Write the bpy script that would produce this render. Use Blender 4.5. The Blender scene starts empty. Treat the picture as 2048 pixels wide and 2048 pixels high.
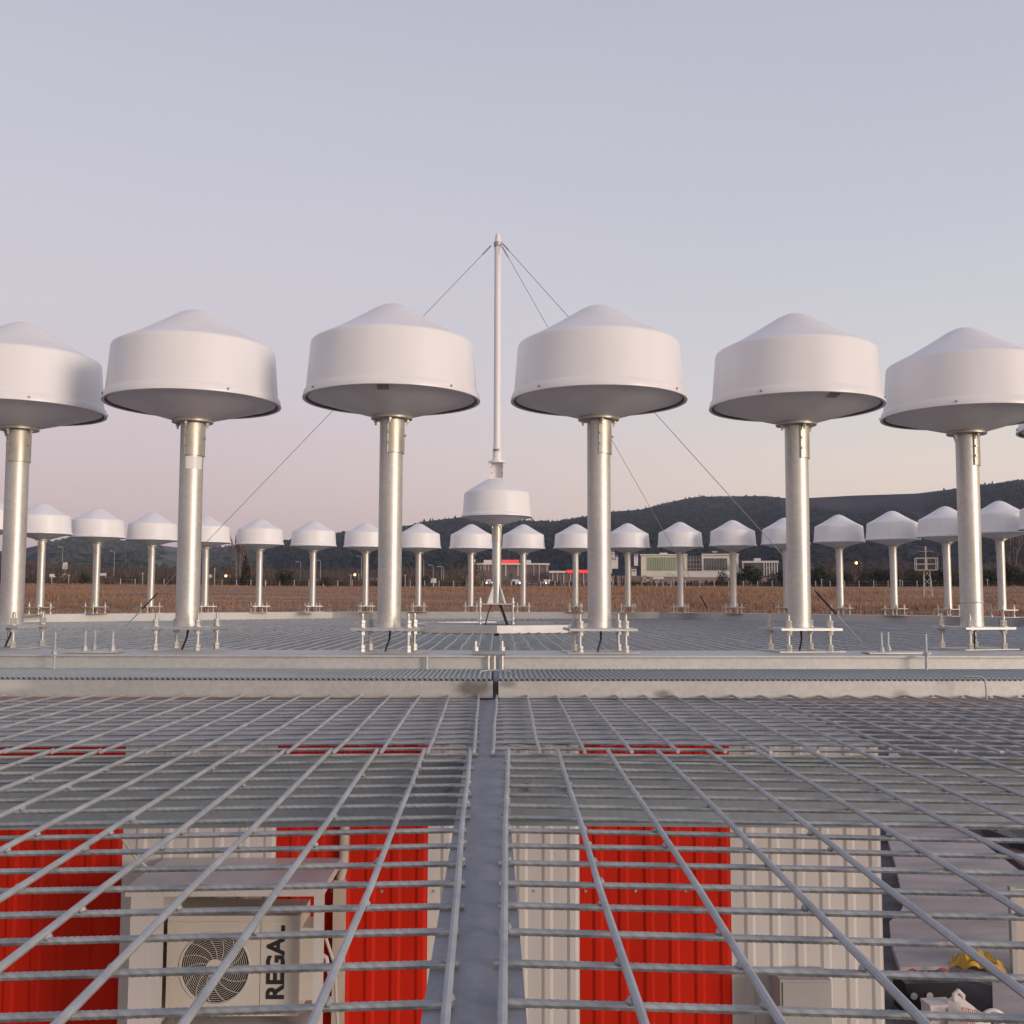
import bpy, math, random
from mathutils import Vector, Matrix
R_ = math.radians
random.seed(7)
sc = bpy.context.scene
COL = sc.collection

# ------------------------------------------------------------------ camera
FPX, PITCH, YAW, ROLL = 2121.5, R_(4.677), R_(0.821), R_(0.132)
F = Vector((math.sin(YAW)*math.cos(PITCH), math.cos(YAW)*math.cos(PITCH), math.sin(PITCH)))
r0 = Vector((math.cos(YAW), -math.sin(YAW), 0)); u0 = r0.cross(F)
RT = r0*math.cos(ROLL) + u0*math.sin(ROLL)
UP = u0*math.cos(ROLL) - r0*math.sin(ROLL)
cd = bpy.data.cameras.new('camera'); cam = bpy.data.objects.new('camera', cd); COL.objects.link(cam)
cam.matrix_world = Matrix(((RT.x, UP.x, -F.x, 0), (RT.y, UP.y, -F.y, 0), (RT.z, UP.z, -F.z, 0), (0, 0, 0, 1)))
cd.sensor_width = 36; cd.lens = 36*FPX/2048; cd.clip_start = .02; cd.clip_end = 12000
sc.camera = cam

def ray(u, v):
    return (F*FPX + RT*(u-1024) - UP*(v-1024)).normalized()
def on_z(u, v, z):
    d = ray(u, v); return d*(z/d.z)
def on_y(u, v, y):
    d = ray(u, v); return d*(y/d.y)

# ------------------------------------------------------------------ sky, sun, exposure
SUN_AZ, SUN_EL = R_(131), R_(8)          # clockwise from +y: behind the camera, to its right
sun_dir = Vector((math.sin(SUN_AZ)*math.cos(SUN_EL), math.cos(SUN_AZ)*math.cos(SUN_EL), math.sin(SUN_EL)))
w = bpy.data.worlds.new('World'); sc.world = w; w.use_nodes = True
nt = w.node_tree; nt.nodes.clear(); L = nt.links.new
out = nt.nodes.new('ShaderNodeOutputWorld')
sky = nt.nodes.new('ShaderNodeTexSky'); sky.sky_type = 'NISHITA'; sky.sun_disc = False
sky.sun_elevation = R_(2.0); sky.sun_rotation = SUN_AZ; sky.dust_density = 2.0; sky.altitude = 200
bg1 = nt.nodes.new('ShaderNodeBackground'); bg1.inputs[1].default_value = .05; L(sky.outputs[0], bg1.inputs[0])
tc = nt.nodes.new('ShaderNodeTexCoord')
sep = nt.nodes.new('ShaderNodeSeparateXYZ'); L(tc.outputs['Generated'], sep.inputs[0])
def ramp(stops):
    n = nt.nodes.new('ShaderNodeValToRGB'); cr = n.color_ramp
    cr.elements[0].position = stops[0][0]; cr.elements[0].color = (*stops[0][1], 1)
    cr.elements[1].position = stops[-1][0]; cr.elements[1].color = (*stops[-1][1], 1)
    for p, c in stops[1:-1]:
        e = cr.elements.new(p); e.color = (*c, 1)
    return n
def lin(r, g, b):
    f = lambda c: (c/255/12.92) if c <= 10 else ((c/255+.055)/1.055)**2.4
    return (f(r), f(g), f(b))
left = ramp([(0.0, lin(160, 145, 160)), (.03, lin(184, 163, 174)), (.09, lin(204, 182, 190)), (.18, lin(207, 193, 203)),
             (.30, lin(202, 197, 208)), (.42, lin(195, 192, 206)), (.52, lin(187, 184, 201)), (.7, lin(160, 160, 182)), (1, lin(118, 124, 154))])
right = ramp([(0.0, lin(232, 200, 184)), (.05, lin(238, 214, 198)), (.12, lin(232, 217, 206)), (.20, lin(212, 210, 213)),
              (.30, lin(200, 200, 211)), (.42, lin(191, 191, 206)), (.52, lin(183, 183, 201)), (.7, lin(158, 160, 182)), (1, lin(118, 124, 154))])
back = ramp([(0.0, (1.9, 1.10, .56)), (.04, (2.0, 1.30, .74)), (.12, (1.6, 1.24, .86)), (.3, (1.02, .93, .88)), (.6, (.50, .51, .60)), (1, (.24, .26, .36))])
wn = nt.nodes.new('ShaderNodeTexNoise'); wn.inputs['Scale'].default_value = 2.2; wn.inputs['Detail'].default_value = 3
wm = nt.nodes.new('ShaderNodeMapping'); wm.inputs['Scale'].default_value = (1, 1, 5); L(tc.outputs['Generated'], wm.inputs[0]); L(wm.outputs[0], wn.inputs[0])
def thin_cloud():
    a = nt.nodes.new('ShaderNodeMath'); a.operation = 'MULTIPLY_ADD'; L(wn.outputs[0], a.inputs[0]); a.inputs[1].default_value = .05; a.inputs[2].default_value = -.025
    c = nt.nodes.new('ShaderNodeMath'); c.operation = 'ADD'; L(a.outputs[0], c.inputs[0]); L(sep.outputs['Z'], c.inputs[1]); return c.outputs[0]
elev = thin_cloud()
for n in (left, right, back): L(elev, n.inputs[0])
def math_n(op, a, b):
    n = nt.nodes.new('ShaderNodeMath'); n.operation = op
    for i, x in enumerate((a, b)):
        if isinstance(x, (int, float)): n.inputs[i].default_value = x
        else: L(x, n.inputs[i])
    return n.outputs[0]
def maprange(x, a, b):
    n = nt.nodes.new('ShaderNodeMapRange'); n.interpolation_type = 'SMOOTHSTEP'
    L(x, n.inputs[0]); n.inputs[1].default_value = a; n.inputs[2].default_value = b
    return n.outputs[0]
def mixc(f, a, b):
    n = nt.nodes.new('ShaderNodeMix'); n.data_type = 'RGBA'
    L(f, n.inputs[0]); L(a, n.inputs[6]); L(b, n.inputs[7]); return n.outputs[2]
fx = maprange(sep.outputs['X'], -.35, .55)
front = mixc(fx, left.outputs[0], right.outputs[0])
dot = math_n('ADD', math_n('MULTIPLY', sep.outputs['X'], math.sin(SUN_AZ)), math_n('MULTIPLY', sep.outputs['Y'], math.cos(SUN_AZ)))
fb = maprange(dot, -.1, .95)
allc = mixc(fb, front, back.outputs[0])
bg2 = nt.nodes.new('ShaderNodeBackground'); L(allc, bg2.inputs[0]); bg2.inputs[1].default_value = .97
ad = nt.nodes.new('ShaderNodeAddShader'); L(bg1.outputs[0], ad.inputs[0]); L(bg2.outputs[0], ad.inputs[1]); L(ad.outputs[0], out.inputs[0])

sd = bpy.data.lights.new('sun', 'SUN'); sd.energy = 2.35; sd.angle = R_(18); sd.color = (1, .84, .73)
sun = bpy.data.objects.new('sun', sd); COL.objects.link(sun)
sun.rotation_euler = sun_dir.to_track_quat('Z', 'Y').to_euler()
sc.view_settings.view_transform = 'Standard'; sc.view_settings.look = 'None'
sc.view_settings.exposure = 0; sc.view_settings.gamma = 1
try: sc.cycles.use_denoising = True
except Exception: pass

# ------------------------------------------------------------------ materials
class NT:
    def __init__(s, m): s.t = m.node_tree; s.L = s.t.links.new; s.b = s.t.nodes['Principled BSDF']
    def n(s, k, **kw):
        x = s.t.nodes.new(k)
        for a, v in kw.items():
            if a.startswith('i_'):
                key = a[2:].replace('_', ' ')
                x.inputs[key].default_value = v
            else: setattr(x, a, v)
        return x
MATS = {}
def mat(name, c1, c2=None, scale=8, rough=.6, metal=0, bump=0, bscale=60, detail=5, lo=.35, hi=.65, stretch=(1, 1, 1), emit=None, spec=None, rough2=None, coord='Object'):
    m = bpy.data.materials.new(name); m.use_nodes = True; q = NT(m); b = q.b
    b.inputs['Roughness'].default_value = rough; b.inputs['Metallic'].default_value = metal
    if spec is not None: b.inputs['Specular IOR Level'].default_value = spec
    t = q.n('ShaderNodeTexCoord'); mp = q.n('ShaderNodeMapping'); mp.inputs['Scale'].default_value = stretch
    q.L(t.outputs[coord], mp.inputs[0])
    b.inputs['Base Color'].default_value = (*c1, 1)
    if c2 is not None:
        no = q.n('ShaderNodeTexNoise'); no.inputs['Scale'].default_value = scale; no.inputs['Detail'].default_value = detail
        q.L(mp.outputs[0], no.inputs[0])
        cr = q.n('ShaderNodeValToRGB'); cr.color_ramp.elements[0].position = lo; cr.color_ramp.elements[1].position = hi
        cr.color_ramp.elements[0].color = (*c1, 1); cr.color_ramp.elements[1].color = (*c2, 1)
        q.L(no.outputs[0], cr.inputs[0]); q.L(cr.outputs[0], b.inputs['Base Color'])
        if rough2 is not None:
            mr = q.n('ShaderNodeMapRange'); mr.inputs[3].default_value = rough; mr.inputs[4].default_value = rough2
            mr.inputs[1].default_value = lo; mr.inputs[2].default_value = hi
            q.L(no.outputs[0], mr.inputs[0]); q.L(mr.outputs[0], b.inputs['Roughness'])
    if bump:
        n2 = q.n('ShaderNodeTexNoise'); n2.inputs['Scale'].default_value = bscale; n2.inputs['Detail'].default_value = 4
        q.L(mp.outputs[0], n2.inputs[0])
        bp = q.n('ShaderNodeBump'); bp.inputs['Strength'].default_value = bump; bp.inputs['Distance'].default_value = .02
        q.L(n2.outputs[0], bp.inputs['Height']); q.L(bp.outputs[0], b.inputs['Normal'])
    if emit:
        b.inputs['Emission Color'].default_value = (*emit[0], 1); b.inputs['Emission Strength'].default_value = emit[1]
    MATS[name] = m
    return m

def galv(name, a, b_, rough, metal, streak=(1, 1, 1)):
    m = mat(name, a, b_, scale=9, rough=rough, rough2=rough+.16, metal=metal, stretch=streak, lo=.3, hi=.72)
    q = NT(m)
    t = q.n('ShaderNodeTexCoord'); vo = q.n('ShaderNodeTexVoronoi'); vo.inputs['Scale'].default_value = 70
    q.L(t.outputs['Object'], vo.inputs[0])
    hs = q.n('ShaderNodeHueSaturation'); src = q.b.inputs['Base Color'].links[0].from_socket
    sp = q.n('ShaderNodeSeparateColor'); q.L(vo.outputs['Color'], sp.inputs[0])
    mr = q.n('ShaderNodeMapRange'); mr.inputs[3].default_value = .94; mr.inputs[4].default_value = 1.05
    q.L(sp.outputs[0], mr.inputs[0]); q.L(mr.outputs[0], hs.inputs['Value']); q.L(src, hs.inputs['Color']); q.L(hs.outputs[0], q.b.inputs['Base Color'])
    return m
M_POLE = galv('galvanised_pole', (.50, .50, .49), (.68, .66, .60), .41, .8, (1, 1, .35))
M_SLEEVE = galv('galvanised_sleeve', (.40, .38, .33), (.66, .63, .56), .40, .75)
M_CROSS = galv('galvanised_channel', (.34, .385, .40), (.45, .49, .50), .5, .5, (.22, 1, .5))
M_BEAM = galv('galvanised_beam', (.50, .50, .49), (.60, .60, .58), .52, .6, (.22, 1, .5))
M_PLATE = galv('galvanised_plate', (.48, .48, .47), (.62, .62, .60), .42, .7)
M_BAR = galv('galvanised_bar', (.36, .36, .38), (.46, .46, .47), .55, .35)
M_ROD = galv('galvanised_rod', (.34, .365, .38), (.52, .54, .55), .5, .4)
M_FLANGE = galv('weathered_flange', (.25, .26, .29), (.36, .36, .39), .62, .3, (3, 1, 1))
M_NUT = galv('zinc_nut', (.50, .50, .48), (.64, .63, .60), .46, .7)
M_WHITE = mat('radome_white', (.755, .735, .735), (.815, .80, .80), scale=5, rough=.36, bump=.02, bscale=4, stretch=(1, 1, .2), lo=.3, hi=.62)
M_UNDER = mat('radome_underside', (.72, .70, .70), (.84, .82, .82), scale=5, rough=.45, lo=.3, hi=.7)
M_MAST = mat('mast_white', (.78, .76, .77), (.80, .79, .79), rough=.4)
M_DARK = mat('dark_gasket', (.10, .09, .095), rough=.6)
M_LABEL = mat('grey_sticker', (.26, .24, .24), (.36, .34, .33), scale=70, rough=.6)
M_BLACK = mat('black_cable', (.012, .012, .013), rough=.5)
M_WIRE = mat('steel_wire', (.36, .36, .38), rough=.45, metal=.5)
M_RED = mat('red_paint', (.44, .016, .005), (.54, .02, .007), scale=2.2, rough=.55, spec=.12, stretch=(1.6, 1, .22), lo=.3, hi=.6)
M_CREAM = mat('cream_paint', (.50, .475, .46), (.59, .565, .545), scale=2.2, rough=.5, stretch=(1.6, 1, .22), lo=.3, hi=.6)
M_ROOF = mat('roof_sheet', (.40, .38, .38), (.50, .47, .465), scale=2, rough=.5)
M_AC = mat('air_unit_paint', (.52, .485, .44), (.57, .53, .48), scale=3, rough=.5)
M_GRILLE = mat('grille_plastic', (.55, .52, .48), rough=.5)
M_HOLE = mat('fan_recess', (.03, .025, .022), rough=.7)
M_BOXG = mat('grey_enamel', (.36, .36, .35), (.40, .40, .39), scale=3, rough=.5)
M_PIPE = mat('plastic_conduit', (.46, .40, .34), (.52, .46, .40), scale=6, rough=.55)
M_CONC = mat('concrete', (.36, .315, .305), (.50, .44, .425), scale=2.2, rough=.85, bump=.15, bscale=25, stretch=(.6, 1.6, 1))
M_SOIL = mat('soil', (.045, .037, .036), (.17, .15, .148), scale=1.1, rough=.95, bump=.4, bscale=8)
M_YEL = mat('yellow_sheet', (.55, .30, .02), (.62, .36, .03), scale=9, rough=.4)
M_BAG = mat('white_bag', (.62, .57, .55), (.68, .63, .61), scale=8, rough=.4)
M_INK = mat('orange_ink', (.40, .13, .07), rough=.6)
M_LOGO = mat('black_lettering', (.02, .018, .018), rough=.5)
M_CRATE = mat('black_plastic', (.008, .008, .010), rough=.45)
M_PLANK = mat('brown_plank', (.10, .055, .045), (.16, .09, .075), scale=6, rough=.8, stretch=(1, 6, 1))
M_REDP = mat('red_scrap', (.42, .05, .05), rough=.6)
M_CARTON = mat('beige_panel', (.48, .43, .36), rough=.6)
M_GRASSG = mat('dry_field', (.175, .095, .058), (.33, .195, .125), scale=.07, rough=.95, bump=.5, bscale=1.2, lo=.38, hi=.62, stretch=(1, 2.2, 1))
M_BLADE = mat('dry_grass', (.20, .112, .068), (.37, .22, .14), scale=.10, rough=.9, stretch=(1, 2, 1))
M_HILL = mat('forest_hill', (.022, .028, .044), (.060, .056, .066), scale=.006, rough=1, bump=1, bscale=.06, detail=8, lo=.40, hi=.66, stretch=(1, 1, 3), spec=0)
M_FARHILL = mat('scrub_hill', (.055, .068, .072), (.15, .155, .145), scale=.016, rough=1, detail=10, lo=.42, hi=.62, stretch=(1, .22, .3), spec=0)
M_FARWOOD = mat('grey_foliage', (.035, .045, .046), (.075, .085, .082), scale=.02, rough=1, spec=0)
M_FOREST = mat('pine_foliage', (.016, .022, .028), (.036, .043, .048), scale=.02, rough=1, spec=0)
M_EVERG = mat('dark_foliage', (.012, .018, .013), (.042, .052, .030), scale=1.2, rough=.9)
M_CYPR = mat('cypress_foliage', (.022, .017, .013), (.05, .04, .028), scale=1.2, rough=.9)
M_BARE = mat('bare_twigs', (.075, .055, .045), (.13, .095, .08), scale=.8, rough=.95)
M_PALEB = mat('pale_twigs', (.13, .10, .09), (.19, .15, .135), scale=.8, rough=.95)
M_SCRUB = mat('brown_scrub', (.035, .027, .023), (.10, .07, .056), scale=.12, rough=.95)
M_TRUNK = mat('bark', (.06, .045, .035), (.09, .07, .055), scale=3, rough=.9)
M_WALLC = mat('cream_render', (.60, .57, .49), (.66, .63, .55), scale=.2, rough=.7)
M_GLASSG = mat('green_glazing', (.22, .26, .18), (.32, .36, .25), scale=.3, rough=.25, stretch=(1, 1, .3))
M_GLASSD = mat('dark_glazing', (.035, .04, .045), (.10, .11, .12), scale=.3, rough=.2)
M_BROWNF = mat('brown_facade', (.10, .07, .065), (.17, .12, .11), scale=.2, rough=.6)
M_WHITEB = mat('white_render', (.55, .52, .51), (.62, .59, .58), scale=.2, rough=.7)
M_REDB = mat('red_fascia', (.78, .055, .06), rough=.5, emit=((1, .07, .07), .35))
M_BRICK = mat('dark_red_wall', (.12, .035, .03), (.17, .05, .045), scale=.3, rough=.8)
M_CARW = mat('white_car_paint', (.6, .6, .62), rough=.25)
M_TYRE = mat('tyre', (.015, .015, .015), rough=.8)
M_TANK = mat('brown_tank', (.24, .15, .11), rough=.5)
M_CAB = mat('beige_cab', (.45, .34, .26), rough=.4)
M_LAMP = mat('headlight', (1, .95, .85), emit=((1, .92, .8), 5))
M_SODIUM = mat('sodium_lamp', (1, .7, .3), emit=((1, .50, .16), 6))
M_WLAMP = mat('white_lamp', (1, .95, .9), emit=((1, .9, .8), 3))
M_POST = mat('grey_post', (.33, .31, .31), (.40, .38, .37), rough=.6)
M_TOWER = mat('tower_paint', (.46, .45, .43), rough=.55)
M_TEXT = mat('mast_lettering', (.10, .09, .10), rough=.6)

# ribbed rebar: helical ridges as a bump on the bar itself
def rebar():
    m = galv('ribbed_rebar', (.29, .31, .32), (.46, .475, .48), .5, .4); m.name = 'ribbed_rebar'
    q = NT(m); t = q.n('ShaderNodeTexCoord'); wv = q.n('ShaderNodeTexWave'); wv.bands_direction = 'DIAGONAL'
    wv.inputs['Scale'].default_value = 42; wv.inputs['Distortion'].default_value = .6
    q.L(t.outputs['Object'], wv.inputs[0]); bp = q.n('ShaderNodeBump'); bp.inputs['Strength'].default_value = .35; bp.inputs['Distance'].default_value = .0018
    q.L(wv.outputs[0], bp.inputs['Height']); q.L(bp.outputs[0], q.b.inputs['Normal'])
    return m
M_REBAR = rebar()

# ------------------------------------------------------------------ mesh helpers
class MB:
    def __init__(s): s.v = []; s.f = []
    def add(s, vs, fs):
        o = len(s.v); s.v += [tuple(p) for p in vs]; s.f += [tuple(i+o for i in f) for f in fs]
    def box(s, x0, x1, y0, y1, z0, z1):
        s.add([(x0, y0, z0), (x1, y0, z0), (x1, y1, z0), (x0, y1, z0), (x0, y0, z1), (x1, y0, z1), (x1, y1, z1), (x0, y1, z1)],
              [(0, 3, 2, 1), (4, 5, 6, 7), (0, 1, 5, 4), (1, 2, 6, 5), (2, 3, 7, 6), (3, 0, 4, 7)])
    def cbox(s, c, sx, sy, sz, rz=0):
        o = len(s.v); s.box(-sx/2, sx/2, -sy/2, sy/2, -sz/2, sz/2)
        cs, sn = math.cos(rz), math.sin(rz)
        for i in range(o, len(s.v)):
            x, y, z = s.v[i]; s.v[i] = (c[0]+x*cs-y*sn, c[1]+x*sn+y*cs, c[2]+z)
    def tube(s, pts, r, n=8, caps=True, rs=None):
        pts = [Vector(p) for p in pts]; o = len(s.v); k = len(pts); prev = None
        for i, p in enumerate(pts):
            d = (pts[min(i+1, k-1)] - pts[max(i-1, 0)]).normalized()
            a = Vector((0, 0, 1)) if abs(d.z) < .9 else Vector((1, 0, 0))
            if prev is None: e = d.cross(a).normalized()
            else: e = (prev - d*prev.dot(d)).normalized()
            prev = e; g = d.cross(e); rr = rs[i] if rs else r
            for j in range(n):
                t = 2*math.pi*j/n; s.v.append(tuple(p + (e*math.cos(t) + g*math.sin(t))*rr))
        for i in range(k-1):
            for j in range(n):
                a, b = o+i*n+j, o+i*n+(j+1) % n; s.f.append((a, b, b+n, a+n))
        if caps: s.f.append(tuple(o+j for j in range(n-1, -1, -1))); s.f.append(tuple(o+(k-1)*n+j for j in range(n)))
    def lathe(s, prof, n=32, c=(0, 0, 0), a0=0, a1=360):
        o = len(s.v); full = abs(a1-a0) >= 360; m = n if full else n+1
        for r, z in prof:
            for j in range(m):
                t = R_(a0 + (a1-a0)*j/n); s.v.append((c[0]+r*math.sin(t), c[1]-r*math.cos(t), c[2]+z))
        for i in range(len(prof)-1):
            for j in range(n):
                a = o+i*m+j; b = o+i*m+((j+1) % m); s.f.append((a, a+m, b+m, b))
    def disc_cyl(s, c, r, z0, z1, n=16):
        s.tube([(c[0], c[1], z0), (c[0], c[1], z1)], r, n)
    def prism(s, poly, z0, z1):
        n = len(poly); o = len(s.v)
        s.v += [(p[0], p[1], z0) for p in poly] + [(p[0], p[1], z1) for p in poly]
        s.f += [tuple(o+i for i in range(n-1, -1, -1)), tuple(o+n+i for i in range(n))]
        s.f += [(o+i, o+(i+1) % n, o+n+(i+1) % n, o+n+i) for i in range(n)]
    def build(s, name, m, parent=None, smooth=True, ang=38):
        me = bpy.data.meshes.new(name); me.from_pydata(s.v, [], s.f); me.materials.append(m)
        if smooth:
            me.polygons.foreach_set('use_smooth', [True]*len(me.polygons)); me.set_sharp_from_angle(angle=R_(ang))
        me.update()
        o = bpy.data.objects.new(name, me); COL.objects.link(o)
        if parent: o.parent = parent
        return o
def fixn(o):
    import bmesh
    bm = bmesh.new(); bm.from_mesh(o.data); bmesh.ops.recalc_face_normals(bm, faces=bm.faces); bm.to_mesh(o.data); bm.free(); return o
def tag(o, label=None, cat=None, group=None, kind=None):
    if label: o['label'] = label
    if cat: o['category'] = cat
    if group: o['group'] = group
    if kind: o['kind'] = kind
    return o
def thing(name, label, cat, loc=(0, 0, 0), rz=0, group=None):
    o = bpy.data.objects.new(name, None); COL.objects.link(o); o.empty_display_size = .1
    o.location = loc; o.rotation_euler = (0, 0, rz); return tag(o, label, cat, group)
def kids(o): return [c for c in list(COL.objects) if c.parent == o]
def copy_tree(o, parent=None, top=True):
    c = o.copy(); COL.objects.link(c)
    if parent: c.parent = parent
    for ch in KIDS.get(o.name, []): copy_tree(ch, c)
    return c
KIDS = {}
def index_kids(o):
    for ch in kids(o): KIDS.setdefault(o.name, []).append(ch); index_kids(ch)
def dup(o, loc, rz=None, label=None, sc_=None):
    if o.name not in KIDS: index_kids(o)
    c = copy_tree(o); c.location = loc
    if rz is not None: c.rotation_euler = (0, 0, rz)
    if sc_ is not None: c.scale = sc_ if isinstance(sc_, tuple) else (sc_,)*3
    if label: c['label'] = label
    return c
def text_mesh(body, size, name, m, parent, loc, rot, extrude=.0015, bold=0):
    cu = bpy.data.curves.new(name, 'FONT'); cu.body = body; cu.size = size; cu.extrude = extrude; cu.offset = bold
    cu.align_x = 'CENTER'; cu.align_y = 'CENTER'
    t = bpy.data.objects.new(name, cu); COL.objects.link(t); bpy.context.view_layer.update()
    dg = bpy.context.evaluated_depsgraph_get(); me = bpy.data.meshes.new_from_object(t.evaluated_get(dg))
    bpy.data.objects.remove(t); me.materials.clear(); me.materials.append(m)
    o = bpy.data.objects.new(name, me); COL.objects.link(o); o.parent = parent; o.location = loc; o.rotation_euler = rot
    return o

# ------------------------------------------------------------------ key dimensions
D = 11.21            # camera to ring centre
RR = 6.75            # antenna circle
ZM = -.345           # counterpoise mesh
ZR = -.222           # top of the antenna ring beam
ZG = -3.6            # ground under the platform

# ------------------------------------------------------------------ terrain
def interp(x, tab):
    if x <= tab[0][0]: return tab[0][1]
    for (a, p), (b, q) in zip(tab, tab[1:]):
        if x <= b: return p + (q-p)*(x-a)/(b-a)
    return tab[-1][1]
GT = [(0, ZG), (41, ZG), (54, -1.9), (70, -.6), (100, .35), (140, 1.35), (180, 1.9), (250, 2.9), (400, 6.5), (480, 10.5), (560, 12.0), (6000, 12.0)]
def gz(x, y): return interp(math.hypot(x, y), GT)
tb = MB(); NA = 180
rad = [0, 6, 12, 18, 22, 26, 30, 35, 40, 45, 52, 60, 70, 80, 90, 100, 115, 130, 145, 160, 180, 210, 250, 300, 400, 500, 560, 600, 800, 1000, 1300, 1600, 2500, 2900]
for r in rad:
    for j in range(NA):
        a = 2*math.pi*j/NA; z = interp(r, GT)
        if 40 < r < 300: z += .0016*r*math.sin(a*9+r*.03)*.6
        tb.v.append((r*math.sin(a), r*math.cos(a), z))
for i in range(len(rad)-1):
    for j in range(NA):
        a = i*NA+j; b = i*NA+(j+1) % NA
        if i == 0: tb.f.append((a, a+NA, b+NA))
        else: tb.f.append((a, a+NA, b+NA, b))
ground = fixn(tb.build('ground', M_GRASSG)); tag(ground, 'reddish brown dry field spreading out behind the ring of antennas', 'ground', kind='structure')
# bare soil and concrete under the platform
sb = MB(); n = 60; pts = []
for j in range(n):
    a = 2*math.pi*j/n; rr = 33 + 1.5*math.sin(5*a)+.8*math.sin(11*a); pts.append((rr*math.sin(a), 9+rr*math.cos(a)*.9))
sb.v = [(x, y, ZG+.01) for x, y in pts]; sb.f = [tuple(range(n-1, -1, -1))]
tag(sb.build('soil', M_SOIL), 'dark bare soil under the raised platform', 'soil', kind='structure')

# ------------------------------------------------------------------ hills
def ridge(tab, d0, d1, z0f, name, m, seed, depth_prof, nu=220, nv=26, jag=1.0):
    rnd = random.Random(seed); b = MB(); us = [tab[0][0] + (tab[-1][0]-tab[0][0])*i/(nu-1) for i in range(nu)]
    grid = []
    ph = [rnd.random()*6 for _ in range(9)]
    for u in us:
        v = interp(u, tab); d = ray(u, 1024); az = math.atan2(d.x, d.y)
        dr = d1*(1+.08*math.sin(u*.004+ph[0])); dd = ray(u, v); zr = dr*dd.z/math.hypot(dd.x, dd.y)
        row = []
        for k in range(nv):
            t = k/(nv-1)
            if t <= .8:
                s_ = t/.8; dist = d0+(dr-d0)*s_; zz = z0f(d0)*(1-depth_prof(s_)) + zr*depth_prof(s_)
                zz += math.sin(s_*math.pi)*zr*.05*(math.sin(u*.013+ph[1]+s_*3)+math.sin(u*.031+ph[2])*.6)
            else:
                s_ = (t-.8)/.2; dist = dr+600*s_; zz = zr*(1-.5*s_)
            row.append((math.sin(az)*dist, math.cos(az)*dist, zz))
        grid.append(row)
    for row in grid: b.v += row
    for i in range(nu-1):
        for k in range(nv-1):
            a = i*nv+k; b.f.append((a, a+nv, a+nv+1, a+1))
    o = fixn(b.build(name, m, ang=180)); return o, grid
HT = [(430, 1112), (540, 1092), (569, 1083), (620, 1076), (690, 1064), (806, 1054), (850, 1043), (926, 1034), (1000, 1037), (1064, 1042), (1107, 1043), (1169, 1034), (1216, 1024),
      (1283, 1019), (1316, 1010), (1345, 1003), (1386, 995), (1407, 993), (1531, 992), (1566, 996), (1616, 996), (1710, 991), (1833, 987), (1906, 978), (1960, 971), (2048, 960), (2250, 945), (2600, 955)]
hill, hgrid = ridge(HT, 545, 1700, lambda d: interp(d, GT)-3, 'hill', M_HILL, 3, lambda s: s**1.1)
tag(hill, 'dark wooded ridge rising to the right behind the antennas', 'hill', kind='structure')
LT = [(-600, 1100), (-200, 1104), (20, 1102), (55, 1096), (100, 1086), (143, 1079), (200, 1077), (270, 1082), (325, 1091), (356, 1095), (431, 1096), (483, 1092), (560, 1098), (700, 1100), (1000, 1120)]
fh, fgrid = ridge(LT, 520, 2100, lambda d: interp(d, GT)-6, 'far_hill', M_FARHILL, 5, lambda s: s**1.1)
tag(fh, 'pale grey-green low hills behind the antennas at the left', 'hill', kind='structure')
# woods on the ridge
fb_ = MB(); rnd = random.Random(11); nv = 26
def grid_pt(g, i, k, nu=220):
    i0 = min(int(i), nu-2); k0 = min(int(k), nv-2); a, c = i-i0, k-k0
    P = [Vector(g[i0][k0]), Vector(g[i0+1][k0]), Vector(g[i0][k0+1]), Vector(g[i0+1][k0+1])]
    return (P[0]*(1-a)+P[1]*a)*(1-c) + (P[2]*(1-a)+P[3]*a)*c
def cone_tree(b, p, h, r):
    o = len(b.v); m = 5; a0 = rnd.random()*6
    for lev, (zz, rr) in enumerate(((.12, 1), (.5, .62*(.8+.4*rnd.random())), (.8, .34), (1, .03))):
        for j in range(m):
            a = a0+2*math.pi*j/m; q = rr*r*(.7+.6*rnd.random()); b.v.append((p.x+q*math.cos(a), p.y+q*math.sin(a), p.z+h*zz))
    for lev in range(3):
        for j in range(m):
            x, y = o+lev*m+j, o+lev*m+(j+1) % m; b.f.append((x, y, y+m, x+m))
for t in range(9000):
    i = rnd.random()*219; u = HT[0][0]+(HT[-1][0]-HT[0][0])*i/219
    dens = math.sin(i*.11+1)+math.sin(i*.043)*.8
    k = 1+rnd.random()**.75*18
    if 1560 < u < 1850 and k > 11: continue
    cone_tree(fb_, grid_pt(hgrid, i, k), rnd.uniform(2, 4.2), rnd.uniform(2, 4.2))
for t in range(620):     # the tree line along the crest
    i = rnd.random()*219; u = HT[0][0]+(HT[-1][0]-HT[0][0])*i/219
    if 1545 < u < 1860: continue
    cone_tree(fb_, grid_pt(hgrid, i, 19.6+rnd.random()*.8), rnd.choice((1.5, 2, 2, 2.5, 3, 5)), rnd.uniform(1, 2.4))
fw_ = MB()
for t in range(5200):
    i = rnd.random()*219
    if math.sin(i*.31+2)+math.sin(i*.13)*.8+math.sin(i*.05) < -.3+rnd.uniform(-1, 1): continue
    cone_tree(fw_, grid_pt(fgrid, i, .5+rnd.random()*19.4), rnd.uniform(2.5, 6), rnd.uniform(3, 8))
tag(fw_.build('far_woodland', M_FARWOOD, smooth=False), 'scattered grey-green trees on the low hills at the left', 'woods', kind='stuff')
tag(fb_.build('woodland', M_FOREST, smooth=False), 'dark pine woods covering the ridge behind the antennas', 'woods', kind='stuff')

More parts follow.
